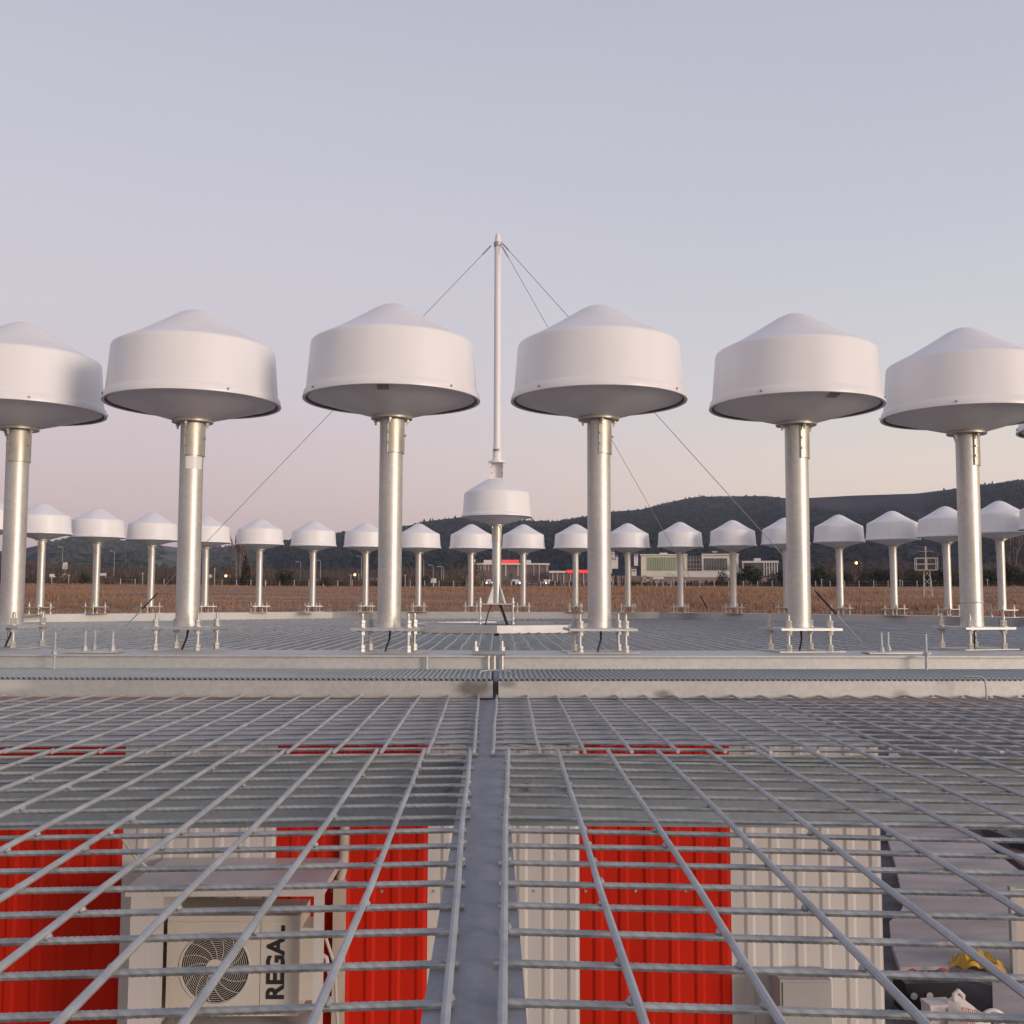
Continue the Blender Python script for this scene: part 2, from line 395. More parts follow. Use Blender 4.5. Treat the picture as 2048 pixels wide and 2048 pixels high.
# ------------------------------------------------------------------ platform: outer mesh panels, beams
# rails (long rods) as measured at two image rows, on the mesh plane
def rail(u1, v1, u2, v2): return on_z(u1, v1, ZM+.008), on_z(u2, v2, ZM+.008)
def make_panel(label, side, y0, y1, x_edge, xs_dir, pitch, nrods, row0, nrows, xfar, slope, drift, ribs):
    t = thing('mesh_panel', label, 'steel grating', (0, 0, 0), 0, 'welded bar grating panels round the ring')
    rnd = random.Random(int(y0*100)+(1 if side > 0 else 2))
    for k in range(nrods):
        x0 = x_edge + side*pitch*k
        b = MB(); p = []; ns = 7
        for i in range(ns):
            y = y0+(y1-y0)*i/(ns-1); p.append((x0 + drift*(y-y0) + rnd.uniform(-.0018, .0018), y, ZM+.0085 + rnd.uniform(-.001, .001) - abs(x0-x_edge)*.0))
        b.tube(p, .0042, 8); b.build('long_rod', M_ROD, t)
    for k in range(nrows):
        y = row0 + .0969*k
        b = MB(); xa = x_edge + drift*(y-y0) - side*(.004+rnd.uniform(0, .006)); xb = xfar*side
        jit = rnd.uniform(-.003, .003)
        if ribs:
            lim = min(abs(xb), 1.5); N = int(abs(lim-abs(xa))/.0032); p = []; rs = []
            for i in range(N+1):
                x = xa + (side*lim-xa)*i/N; p.append((x, y+jit - slope*abs(x-x_edge), ZM + .0005*math.sin(x*5+k))); rs.append(.0036 if i % 2 else .00415)
            p.append((xb, y+jit - slope*abs(xb-x_edge), ZM)); rs.append(.0038)
            b.tube(p, .004, 8, rs=rs)
            for q in range(nrods):
                x = x_edge + side*pitch*q + drift*(y-y0); yy = y+jit - slope*abs(x-x_edge)
                if abs(x) > lim or rnd.random() < .3: continue
                k_ = rnd.choice((-1, 1))*.003; e_ = rnd.uniform(.005, .010)
                b.tube([(x+k_, yy-e_, ZM+.005), (x+k_, yy-e_*.3, ZM+.005), (x+k_, yy+e_*.3, ZM+.0045), (x+k_, yy+e_, ZM+.0045)], .004, 6, rs=[.0012, .0048, .0046, .0012])
        else:
            p = [(xa+(xb-xa)*i/6, y+jit-slope*abs((xb-xa)*i/6), ZM+.0005*math.sin(i+k)) for i in range(7)]
            b.tube(p, .004, 6)
        b.build('cross_bar', M_REBAR, t)
    return t
# left and right panel edges
pl = on_z(891, 2007, ZM+.0085); pl2 = on_z(940, 1504, ZM+.0085)
pr = on_z(1006, 2007, ZM+.0085); pr2 = on_z(1016, 1504, ZM+.0085)
sp_r = (on_z(1282, 2007, ZM+.0085).x - pr.x); sp_l = (pl.x - on_z(641, 2007, ZM+.0085).x)
sp = (sp_r+sp_l)/2
dl = (pl2.x-pl.x)/(pl2.y-pl.y); dr_ = (pr2.x-pr.x)/(pr2.y-pr.y)
YB = 2.40
ROW0 = on_z(1000, 2006, ZM).y
xl0 = pl.x + dl*(.15-pl.y); xr0 = pr.x + dr_*(.15-pr.y)
make_panel('left near panel of bar grating over the striped wall and air unit', -1, .15, YB, xl0, -1, sp_l*.985, 27, ROW0-.0969*7, 22, 3.1, .07, dl, True)
make_panel('right near panel of bar grating over the striped wall and rubbish', 1, .15, YB, xr0, 1, sp_r*.97, 27, ROW0-.0969*7, 22, 3.1, .09, dr_, True)
q1 = on_z(949, 1507, ZM+.0085); q2 = on_z(957, 1400, ZM+.0085); q3 = on_z(985, 1509, ZM+.0085); q4 = on_z(994, 1400, ZM+.0085)
d2l = (q2.x-q1.x)/(q2.y-q1.y); d2r = (q4.x-q3.x)/(q4.y-q3.y)
make_panel('left far panel of bar grating beside the ring beam', -1, YB-.03, 3.74, q1.x, -1, .1025, 32, YB-.01, 14, 3.4, .045, d2l, False)
make_panel('right far panel of bar grating beside the ring beam', 1, YB-.03, 3.74, q3.x, 1, .1025, 32, YB-.01, 14, 3.4, .05, d2r, False)

# radial beam the panels rest on
xc0 = (pl.x+pr.x)/2; xcT = (q2.x+q4.x)/2
t = thing('radial_beam', 'blue-grey steel beam running up the middle between the grating panels', 'steel beam', (0, 0, ZM))
def flange_poly(hw0, hw1, y0, y1, c0, c1): return [(c0-hw0, y0), (c0+hw0, y0), (c1+hw1, y1), (c1-hw1, y1)]
cA = xc0 + (xcT-xc0)*(.1-.9)/(3.6-.9); cB = xc0 + (xcT-xc0)*(3.8-.9)/(3.6-.9)
b = MB(); b.prism(flange_poly(.044, .044, .1, 3.72, cA, cB), -.0125, -.0045); b.build('top_flange', M_FLANGE, t, smooth=False)
b = MB(); b.prism(flange_poly(.004, .004, .1, 3.72, cA, cB), -.15, -.0125); b.build('web', M_FLANGE, t, smooth=False)
b = MB(); b.prism(flange_poly(.046, .046, .1, 3.72, cA, cB), -.158, -.15); b.build('bottom_flange', M_FLANGE, t, smooth=False)
b = MB(); b.prism(flange_poly(.044, .044, 3.7205, 11.0, cB, 0), -.02, -.008); b.build('inner_flange', M_FLANGE, t, smooth=False)
# cross beams
def cross_beam(label, side, y, slope, x0, x1):
    t = thing('cross_beam', label, 'steel beam', (side*x0+xc0, y, ZM), -math.atan(slope)*side, 'cross beams under the grating')
    b = MB(); b.box(*sorted((0, side*(x1-x0))), -.004, .004, -.145, -.014); b.build('web', M_CROSS, t, smooth=False)
    b = MB(); b.box(*sorted((0, side*(x1-x0))), -.036, .012, -.012, -.005); b.build('top_flange', M_CROSS, t, smooth=False)
    b = MB(); b.box(*sorted((0, side*(x1-x0))), -.045, .05, -.153, -.145); b.build('bottom_flange', M_CROSS, t, smooth=False)
    for xx in (.045, .13):
        b = MB(); b.tube([(side*xx, -.004, -.075), (side*xx, -.013, -.075)], .010, 6); b.tube([(side*xx, -.013, -.075), (side*xx, -.02, -.075)], .006, 8); b.build('bolt', M_CROSS, t)
cross_beam('left cross beam of grey steel under the joint of the grating', -1, YB+.03, .04, .05, 3.3)
cross_beam('right cross beam of grey steel under the joint of the grating', 1, YB+.03, .04, .05, 3.3)

# ------------------------------------------------------------------ ring beams (octagon, a flat side towards the camera)
A_IN, A_OUT, A_LOW = 6.60, 7.01, 7.48
def ring_beam(label, x0, x1, rz, bend=0):
    # local frame: x along the side, -y outward, origin at ring centre
    t = thing('ring_beam', label, 'steel beam', (0, D, 0), rz, 'beams of the antenna ring')
    b = MB(); b.box(x0, x1, -A_OUT-.012, -A_IN-.002, ZR-.007, ZR); b.build('top_plate', M_BEAM, t, smooth=False)
    b = MB(); b.box(x0, x1, -A_OUT, -A_OUT+.008, ZR-.062, ZR-.007); b.build('outer_web', M_BEAM, t, smooth=False)
    b = MB(); b.box(x0, x1, -A_IN-.012, -A_IN-.004, ZM-.03, ZR-.007); b.build('inner_web', M_BEAM, t, smooth=False)
    b = MB(); b.box(x0, x1, -A_LOW-.004, -A_LOW+.004, ZM+.001, ZM+.060)
    b.box(x0, x1, -A_LOW+.004, -A_LOW+.05, ZM+.001, ZM+.006); b.build('lower_channel', M_BEAM, t, smooth=False)
    b = MB(); pitch = .0186; n = int((x1-x0)/pitch)
    for i in range(n):
        xa = x0+(x1-x0)*i/n; dx = (x1-x0)/n
        for fx, fz in ((0, 0), (.18, .0075), (.42, .0085), (.72, .001)):
            x = xa+fx*dx; b.v.append((x, -A_LOW-.010, ZM+.0635+fz)); b.v.append((x, -A_OUT-.002, ZR-.060+fz))
    m = len(b.v)//2
    for i in range(m-1): b.f.append((2*i, 2*i+2, 2*i+3, 2*i+1))
    o = len(b.v); b.v += [(v[0], v[1], v[2]-.003) for v in b.v]
    for i in range(m-1):
        b.f.append((o+2*i, o+2*i+1, o+2*i+3, o+2*i+2)); b.f.append((2*i, o+2*i, o+2*i+2, 2*i+2))
    b.build('corrugated_strip', M_CROSS, t, smooth=True, ang=25)
    if bend:
        for ch in kids(t):
            for vt in ch.data.vertices: vt.co.y += bend*abs(vt.co.x)
    return t
HALF = A_OUT*math.tan(R_(22.5))
def stained(src, name, spots):
    m = src.copy(); m.name = name; q = NT(m); base = q.b.inputs['Base Color'].links[0].from_socket
    t = q.n('ShaderNodeTexCoord'); no = q.n('ShaderNodeTexNoise'); no.inputs['Scale'].default_value = 30; q.L(t.outputs['Object'], no.inputs[0])
    for (x, z, rx, rz_, colr, amt) in spots:
        mp = q.n('ShaderNodeMapping'); mp.vector_type = 'POINT'; mp.inputs['Scale'].default_value = (1/rx, 0, 1/rz_); mp.inputs['Location'].default_value = (-x/rx, 0, -z/rz_)
        q.L(t.outputs['Object'], mp.inputs[0]); ln = q.n('ShaderNodeVectorMath', operation='LENGTH'); q.L(mp.outputs[0], ln.inputs[0])
        ad = q.n('ShaderNodeMath', operation='ADD'); q.L(ln.outputs['Value'], ad.inputs[0])
        sc_ = q.n('ShaderNodeMath', operation='MULTIPLY'); q.L(no.outputs[0], sc_.inputs[0]); sc_.inputs[1].default_value = .8; q.L(sc_.outputs[0], ad.inputs[1])
        mr = q.n('ShaderNodeMapRange', interpolation_type='SMOOTHSTEP'); q.L(ad.outputs[0], mr.inputs[0]); mr.inputs[1].default_value = 1.5; mr.inputs[2].default_value = .6; mr.inputs[4].default_value = amt
        mx = q.n('ShaderNodeMix', data_type='RGBA'); q.L(mr.outputs[0], mx.inputs[0]); q.L(base, mx.inputs[6]); mx.inputs[7].default_value = (*colr, 1); base = mx.outputs[2]
    q.L(base, q.b.inputs['Base Color']); return m
M_LOWL = stained(M_BEAM, 'galvanised_beam_spattered', [(-.075, ZM+.035, .10, .05, (.10, .085, .07), .75), (-1.70, ZM+.045, .09, .035, (.72, .70, .68), .9)])
M_LOWR = stained(M_BEAM, 'galvanised_beam_stained', [(.04, ZM+.05, .04, .02, (.2, .17, .14), .6), (.585, ZM+.012, .05, .022, (.16, .15, .13), .7), (1.42, ZM+.012, .04, .02, (.2, .18, .16), .5)])
bl = ring_beam('left half of the near ring beam, greyer side of the central splice', -HALF, -.012, 0, .022)
br = ring_beam('right half of the near ring beam, warm lit side of the central splice', .008, HALF, 0, .014)
for hb, mm in ((bl, M_LOWL), (br, M_LOWR)):
    for ch in kids(hb):
        if ch.name.startswith('lower_channel'): ch.data.materials[0] = mm
names = {1: 'ring beam side running away at the right edge', 7: 'ring beam side running away at the left edge', 2: 'right side of the ring beam, mostly outside the photo',
         6: 'left side of the ring beam, mostly outside the photo', 3: 'far right slanting side of the ring beam behind the mesh', 5: 'far left slanting side of the ring beam behind the mesh', 4: 'far straight side of the ring beam under the distant antennas'}
for k in range(1, 8): ring_beam(names[k], -HALF+.01, HALF-.01, R_(45*k))

# small hardware on the near ring beam
def joint_bracket():
    p = on_z(982, 1303, ZR); t = thing('splice_bracket', 'dark steel splice bracket with two bolts over the central beam joint', 'bracket', (p.x, 4.27, ZR))
    b = MB(); b.box(-.075, .058, -.07, .035, .003, .016); b.build('plate', M_FLANGE, t, smooth=False)
    for x, y in ((-.06, -.045), (.045, -.03)):
        b = MB(); b.tube([(x, y, .016), (x, y, .032)], .013, 6); b.tube([(x, y, .032), (x, y, .055)], .007, 8); b.build('bolt', M_NUT, t)
    for x in (-.008, .015, .046):
        b = MB(); b.tube([(x, -.086, .0), (x, -.086, -.062)], .006, 8); b.build('tie_rod', M_NUT, t)
joint_bracket()
p = on_y(990, 1342, 3.95)
b = MB(); b.tube([(-.058, -.02, -.012), (-.05, -.01, 0), (-.02, 0, .003), (.03, 0, .003), (.055, -.008, -.002), (.066, -.02, -.012)], .0032, 8)
o = b.build('bent_rod', M_ROD); o.location = (p.x, p.y, p.z); tag(o, 'thin bent steel rod across the gap below the splice bracket', 'rod')
p = on_z(1995, 1365, ZM+.072); b = MB()
b.tube([(-.045, .0, .012), (.01, -.012, .012), (.022, -.02, .004), (.024, -.024, -.03), (.024, -.024, -.075)], .0034, 8)
o = b.build('bent_rod', M_ROD); o.location = (p.x, D-A_LOW-.01-.02*p.x, ZM+.068); tag(o, 'hooked steel rod hanging over the lower beam at the right', 'rod')
def stud_plate(label, us, u_long, w0, w1):
    ps = [on_y(u, 1300, 4.34) for u in us]; cx = sum(p.x for p in ps)/len(ps)
    t = thing('stud_plate', label, 'studs', (cx, 4.36, ZR))
    b = MB(); b.box(w0, w1, -.06, .04, .002, .009); b.build('plate', M_PLATE, t, smooth=False)
    for i, p in enumerate(ps):
        yy = (-.02, .05, -.03, .06)[i % 4]
        b = MB(); x = p.x-cx; b.tube([(x, yy, .0), (x, yy, .088)], .0055, 8); b.tube([(x, yy, .009), (x, yy, .022)], .012, 6); b.tube([(x, yy, .022), (x, yy, .03)], .010, 6); b.build('stud', M_ROD, t)
    q = on_y(u_long, 1300, 4.19); x = q.x-cx
    b = MB(); b.tube([(x, -.19, -.064), (x, -.19, .088)], .0055, 8); b.tube([(x, -.19, .003), (x, -.19, .016)], .012, 6); b.tube([(x, -.19, -.066), (x, -.19, -.060)], .022, 12); b.build('long_stud', M_ROD, t)
stud_plate('row of bare threaded studs on the near beam at the left', (170, 176, 227), 114, -.12, .10)
stud_plate('row of bare threaded studs on the near beam at the right', (1763, 1789), 1848, -.09, .16)
for u, lab in ((853, 'short stud below the rim left of the central splice'),):
    q = on_y(u, 1325, 4.17); b = MB(); b.tube([(0, 0, -.03), (0, 0, .03)], .006, 8); o = b.build('short_stud', M_ROD); o.location = (q.x, D-A_OUT-.012, ZR-.035); tag(o, lab, 'stud')

# ------------------------------------------------------------------ inner deck mesh
def clip_oct(y):      # half width of the octagon (apothem A_IN) at distance y from its centre
    a = A_IN-.005; h = a*math.tan(R_(22.5)); ay = abs(y)
    return a if ay <= h else max(0, a-(ay-h))
def hub_half(y):
    r = .98; ay = abs(y); c = math.cos(R_(45))*r
    if ay >= r: return 0
    if ay > c: return (r-ay)/(r-c)*c
    return c + (c-ay)/c*(r-c)
def deck_quadrant(label, sx, sy):
    t = thing('deck_mesh', label, 'steel grating', (0, D, ZM), 0, 'mesh panels inside the antenna ring')
    b = MB(); k = 0; y = .05
    while y < A_IN-.03:
        x0 = max(.02, hub_half(y)); x1 = clip_oct(y)
        b.tube([(sx*x0, sy*y, 0), (sx*(x0+x1)/2, sy*y, random.uniform(-.002, .002)), (sx*x1, sy*y, 0)], .0042, 6, caps=False); y += .0969; k += 1
    b.build('cross_bars', M_REBAR, t)
    b = MB(); x = .03; rnd = random.Random(int(50+sx*10+sy))
    while x < A_IN-.05:
        y0 = max(.02, hub_half(x)); y1 = clip_oct(x); p = []; n = max(2, int((y1-y0)/.55))
        for i in range(n+1): p.append((sx*x+rnd.uniform(-.009, .009), sy*(y0+(y1-y0)*i/n), .012+rnd.uniform(0, .005)))
        b.tube(p, .0055, 6, caps=False); x += .1
    b.build('long_rods', M_ROD, t)
deck_quadrant('inner mesh deck, near left quarter between splice and hub', -1, -1)
deck_quadrant('inner mesh deck, near right quarter between splice and hub', 1, -1)
deck_quadrant('inner mesh deck, far left quarter behind the hub', -1, 1)
deck_quadrant('inner mesh deck, far right quarter behind the hub', 1, 1)
# hub: octagonal kerb with a vertex to the camera, and its deck
t = thing('hub_frame', 'raised octagonal steel hub under the central antenna', 'hub', (0, D, 0))
for k in range(8):
    a0, a1 = R_(45*k), R_(45*(k+1)); r = 1.0
    p0 = Vector((r*math.sin(a0), -r*math.cos(a0), 0)); p1 = Vector((r*math.sin(a1), -r*math.cos(a1), 0)); d = (p1-p0).normalized(); nrm = Vector((d.y, -d.x, 0))
    b = MB(); q = [p0+d*.004, p1-d*.004, p1-d*.004-nrm*.07, p0+d*.004-nrm*.07]; b.prism([(v.x, v.y) for v in q], ZM+.012, ZM+.088); fixn(b.build('side', M_BEAM, t, smooth=False))
b = MB(); b.prism([(.92*math.sin(R_(45*k)), -.92*math.cos(R_(45*k))) for k in range(8)], ZM+.03, ZM+.075); b.build('deck_plate', M_FLANGE, t, smooth=False)

# ------------------------------------------------------------------ the ring antenna
def zr(z): return z - ZR
def make_antenna():
    t = thing('radome_antenna', '-', 'antenna', (0, 0, 0), 0, 'radome antennas standing in a ring')
    prof = [(0.0001, 1.259), (.02, 1.2578), (.045, 1.2505), (.08, 1.234), (.12, 1.2085), (.17, 1.177), (.25, 1.129), (.325, 1.0905), (.337, 1.0845), (.3435, 1.079), (.3465, 1.069), (.3615, .880), (.3635, .873), (.369, .869), (.3715, .864), (.376, .842), (.3755, .8385), (.364, .8385), (.3625, .850), (.350, .865)]
    b = MB(); b.lathe([(r, zr(z)) for r, z in prof], 72); rd = b.build('radome', M_WHITE, t, ang=50)
    for k in (-48.5, 48.5, 131.5, 228.5):
        a = R_(k); b = MB(); d = Vector((math.sin(a), -math.cos(a), 0)); c = d*.370 + Vector((0, 0, zr(.853)))
        b.tube([c, c+d*.009], .0048, 8); b.build('screw', M_LABEL, rd)
    b = MB(); b.lathe([(.363, zr(.851)), (.356, zr(.848)), (.22, zr(.810)), (.088, zr(.772)), (.05, zr(.771))], 64); b.build('underside', M_UNDER, t, ang=50)
    b = MB(); b.lathe([(.3635, zr(.8405)), (.3545, zr(.8425)), (.3545, zr(.849))], 64); b.build('gasket', M_DARK, t)
    fl = MB(); fl.lathe([(.05, zr(.7715)), (.0865, zr(.7715)), (.0875, zr(.770)), (.0875, zr(.760)), (.0865, zr(.759)), (.05, zr(.759))], 40); flo = fl.build('mounting_flange', M_SLEEVE, t)
    for k in range(4):
        a = R_(90*k+3); x, y = .068*math.sin(a), -.068*math.cos(a); b = MB()
        b.tube([(x, y, zr(.759)), (x, y, zr(.747))], .0085, 6); b.tube([(x, y, zr(.747)), (x, y, zr(.735))], .0045, 8); b.build('flange_bolt', M_NUT, flo)
    b = MB(); b.lathe([(.0495, zr(.759)), (.0495, zr(-.095)), (.0505, zr(-.118)), (.052, zr(-.1215))], 40); b.build('pole', M_POLE, t)
    b = MB(); b.lathe([(.0555, zr(.757)), (.0555, zr(.613))], 24, a0=-7, a1=173); b.lathe([(.0500, zr(.613)), (.0555, zr(.613))], 24, a0=-7, a1=173); sl = b.build('clamp_sleeve', M_SLEEVE, t)
    for aa in (-7, 173):
        a = R_(aa); x, y = math.sin(a), -math.cos(a); b = MB()
        b.tube([(.053*x, .053*y, zr(.757)), (.053*x, .053*y, zr(.613))], .0032, 6); b.build('clamp_edge', M_SLEEVE, sl)
    for aa, z in ((-2, .70), (-2, .655), (90, .69)):
        a = R_(aa); d = Vector((math.sin(a), -math.cos(a), 0)); c = d*.0545+Vector((0, 0, zr(z))); b = MB(); b.tube([c, c+d*.008], .0055, 6); b.build('clamp_bolt', M_NUT, sl)
    b = MB(); b.box(-.14, .14, -.115, .115, zr(-.1315), zr(-.1215)); b.build('base_plate', M_PLATE, t, smooth=False)
    for sx in (-1, 1):
        for sy in (-1, 1):
            x, y = sx*.095, sy*.088; b = MB()
            b.tube([(x, y, zr(-.219)), (x, y, zr(-.070))], .0068, 10)
            for z0, z1, r in ((-.219, -.206, .0138), (-.204, -.192, .0138), (-.150, -.136, .0138), (-.1355, -.1325, .02), (-.1205, -.117, .02), (-.117, -.103, .0138), (-.101, -.09, .0145), (-.07, -.062, .006)):
                b.tube([(x, y, zr(z0)), (x, y, zr(z1))], r, 6 if r < .018 else 14)
            b.build('anchor_bolt', M_NUT, t)
    b = MB(); b.box(-.15, .15, -.12, .12, zr(-.2215), zr(-.2185)); b.build('anchor_plate', M_PLATE, t, smooth=False)
    b = MB(); b.tube([(.006, .0, zr(-.13)), (.004, -.01, zr(-.17)), (-.012, -.02, zr(-.221))], .0045, 8); b.build('cable', M_BLACK, t)
    return t
ant = make_antenna(); index_kids(ant)
ordn = ['leftmost', 'second from left', 'third from left', 'fourth from left', 'fifth from left', 'sixth from left', 'seventh from left', 'eighth from left', 'ninth from left', 'tenth from left', 'eleventh from left',
        'twelfth from left', 'thirteenth from left', 'fourteenth from left', 'fifteenth from left', 'sixteenth from left', 'seventeenth from left', 'eighteenth from left', 'nineteenth from left', 'twentieth from left', 'twenty-first from left']
ST = 2*math.pi/48
def project(P):
    P = Vector(P); d = P.dot(F); return (1024+FPX*P.dot(RT)/d, 1024-FPX*P.dot(UP)/d, d)
seen = []
for i in range(48):
    a = (i-2.5)*ST - .0013; P = (RR*math.sin(a), D-RR*math.cos(a), ZR); u, v, d = project(P)
    if d > .5 and -420 < u < 2470: seen.append((u, d, a, P))
near = sorted([s for s in seen if s[1] < 7.5]); far = sorted([s for s in seen if s[1] >= 7.5])
nl = {0: 'large near antenna with a white radome cut by the left edge', 1: 'large near antenna second from left, with a bright patch under its clamp', 2: 'large near antenna just left of the central mast, sticker under its rim',
      3: 'large near antenna just right of the central mast, plain underside', 4: 'large near antenna second from right, sticker under its rim', 5: 'large near antenna at right whose pole has a weld seam near its foot'}
vis_near = [s for s in near if -130 < s[0] < 2100]
vis_far = [s for s in far if -50 < s[0] < 2100]
first = True; ANT = {}
for s in near+far:
    u, d, a, P = s
    if s in vis_near: lab = nl.get(vis_near.index(s), 'large near antenna at the right edge of the photo')
    elif s in vis_far:
        lab = 'small distant radome antenna, %s in the far row' % ordn[vis_far.index(s)]
    else: lab = 'radome antenna of the ring standing just outside the frame'
    if first: o = ant; o.location = P; o.rotation_euler = (0, 0, a); o['label'] = lab; first = False
    else: o = dup(ant, P, a, lab)
    if s in vis_near: ANT[vis_near.index(s)] = o
    o.rotation_euler = (R_(random.uniform(-.22, .22)), R_(random.uniform(-.22, .22)), a)
    # wander of the cables and plates
for k, ang in ((2, 3), (4, 1)):
    o = ANT[k]; b = MB(); a = R_(ang); r0_, r1_ = .325, .295
    pts = []
    for r, z in ((.335, .8405), (.30, .8308)):
        for s in (-.085, .085): pts.append((r*math.sin(a+s*.34/r*.8), -r*math.cos(a+s*.34/r*.8), zr(z)))
    b.add(pts + [(p[0], p[1], p[2]-.0015) for p in pts], [(0, 1, 3, 2), (4, 6, 7, 5), (0, 4, 5, 1), (2, 3, 7, 6), (0, 2, 6, 4), (1, 5, 7, 3)]); b.build('sticker', M_LABEL, o, smooth=False)
b = MB(); b.lathe([(.0502, zr(.608)), (.0502, zr(.555))], 16, a0=-2, a1=85); b.build('bright_patch', M_MAST, ANT[1])
b = MB(); b.lathe([(.0496, zr(-.005)), (.0512, zr(-.008)), (.0512, zr(-.012)), (.0496, zr(-.015))], 40); b.build('weld_seam', M_POLE, ANT[5])

# ------------------------------------------------------------------ central antenna, mast and guys
t = thing('central_antenna', 'central radome antenna on a gusseted pole carrying the tall white mast', 'antenna', (0, D, ZM+.075))
def zc(z): return z-(ZM+.075)
prof = [(.10, 1.262), (.13, 1.248), (.25, 1.178), (.325, 1.128), (.337, 1.121), (.3435, 1.115), (.3465, 1.105), (.3615, .900), (.3635, .893), (.369, .889), (.3715, .884), (.376, .862), (.3755, .8585), (.364, .8585), (.3625, .868), (.350, .88)]
b = MB(); b.lathe([(.0001, zc(1.262))]+[(r, zc(z)) for r, z in prof], 72); b.build('radome', M_WHITE, t, ang=50)
b = MB(); b.lathe([(.363, zc(.871)), (.356, zc(.868)), (.22, zc(.822)), (.088, zc(.782)), (.05, zc(.781))], 64); b.build('underside', M_UNDER, t, ang=50)
b = MB(); b.lathe([(.05, zc(.783)), (.075, zc(.783)), (.075, zc(.77)), (.05, zc(.77))], 32); fo = b.build('mounting_flange', M_SLEEVE, t)
for k in range(4):
    a = R_(90*k+40); x, y = .062*math.sin(a), -.062*math.cos(a); b = MB(); b.tube([(x, y, zc(.77)), (x, y, zc(.745))], .008, 6); b.build('flange_bolt', M_NUT, fo)
b = MB(); b.lathe([(.0475, zc(.77)), (.0475, zc(-.05))], 36); b.build('pole', M_POLE, t)
b = MB(); b.lathe([(.053, zc(.768)), (.053, zc(.60)), (.0478, zc(.60))], 36); b.build('clamp_sleeve', M_SLEEVE, t)
for k in range(4):
    a = R_(90*k+40); dx, dy = math.sin(a), -math.cos(a); nx, ny = -dy*.004, dx*.004; b = MB()
    P = [(.046, .15), (.13, -.045), (.13, -.05), (.046, -.05)]
    vs = [(dx*r+nx, dy*r+ny, zc(z)) for r, z in P] + [(dx*r-nx, dy*r-ny, zc(z)) for r, z in P]
    b.add(vs, [(0, 1, 2, 3), (7, 6, 5, 4), (0, 4, 5, 1), (1, 5, 6, 2), (2, 6, 7, 3), (3, 7, 4, 0)]); fixn(b.build('gusset', M_PLATE, t, smooth=False))
b = MB(); b.box(-.185, .185, -.16, .16, zc(-.062), zc(-.05)); b.build('base_plate', M_PLATE, t, smooth=False)
b = MB(); b.box(-.19, .19, -.16, .16, zc(-.222), zc(-.212)); b.build('lower_plate', M_PLATE, t, smooth=False)
for sx in (-1, 1):
    for sy in (-1, 1):
        x, y = sx*.17, sy*.14; b = MB(); b.tube([(x, y, 0), (x, y, zc(.015))], .009, 10)
        for z0, z1, r in ((-.262, -.245, .018), (-.21, -.195, .018), (-.085, -.063, .018), (-.049, -.03, .018), (-.03, .0, .013)):
            b.tube([(x, y, zc(z0)), (x, y, zc(z1))], r, 6)
        b.build('anchor_bolt', M_NUT, t)
for xa, xb in ((-.05, -.115), (.03, .105), (.045, .12)):
    b = MB(); b.tube([(xa, -.1, zc(-.06)), ((xa+xb)/2-.004, -.14, zc(-.15)), (xb, -.18, zc(-.268))], .007, 8); b.build('cable', M_BLACK, t)
b = MB(); b.box(-.028, .028, -.16, -.152, zc(-.19), zc(-.13)); b.build('clip', M_PLATE, t, smooth=False)

m = thing('guyed_mast', 'tall thin white guyed mast above the central radome', 'mast', (0, D, 1.262))
zb = 1.262
for s in (-1, 1):
    b = MB(); x0 = s*.078
    b.box(min(x0, x0-s*.010), max(x0, x0-s*.016), -.055, .055, 1.235-zb, 1.44-zb); br_ = b.build('bracket_plate', M_MAST, m, smooth=False)
    for z in (1.27, 1.33, 1.39):
        b = MB(); b.tube([(x0-s*.016, -.03, z-zb), (x0-s*.026, -.03, z-zb)], .009, 6); b.build('bolt', M_LABEL, br_)
b = MB(); b.box(-.0615, .0615, .020, .028, 1.245-zb, 1.4395-zb); b.build('bracket_web', M_MAST, m, smooth=False)
b = MB(); b.box(-.060, .060, -.05, .019, .003, .012); b.build('bracket_foot', M_MAST, m, smooth=False)
b = MB(); b.lathe([(.0001, 1.458-zb), (.09, 1.458-zb), (.092, 1.455-zb), (.092, 1.442-zb), (.09, 1.44-zb), (.0001, 1.44-zb)], 36); b.build('flange', M_MAST, m)
b = MB(); b.lathe([(.058, 1.458-zb), (.05, 1.475-zb), (.046, 1.50-zb), (.0455, 1.60-zb), (.0385, 1.615-zb)], 32); b.build('socket', M_MAST, m)
b = MB(); b.lathe([(.0375, 1.60-zb), (.0365, 2.8-zb), (.0355, 3.845-zb), (.030, 3.87-zb), (.028, 3.90-zb), (.022, 3.935-zb), (.0001, 3.945-zb)], 32); b.build('tube', M_MAST, m)
text_mesh('MSC', .036, 'lettering', M_TEXT, m, (-.004, -.0475, 1.572-zb), (R_(90), 0, 0), .001, .0006)
col = MB(); col.lathe([(.036, 3.80-zb), (.044, 3.80-zb), (.044, 3.845-zb), (.036, 3.845-zb)], 24); col.build('guy_collar', M_WIRE, m)
top = Vector((0, D, 3.825))
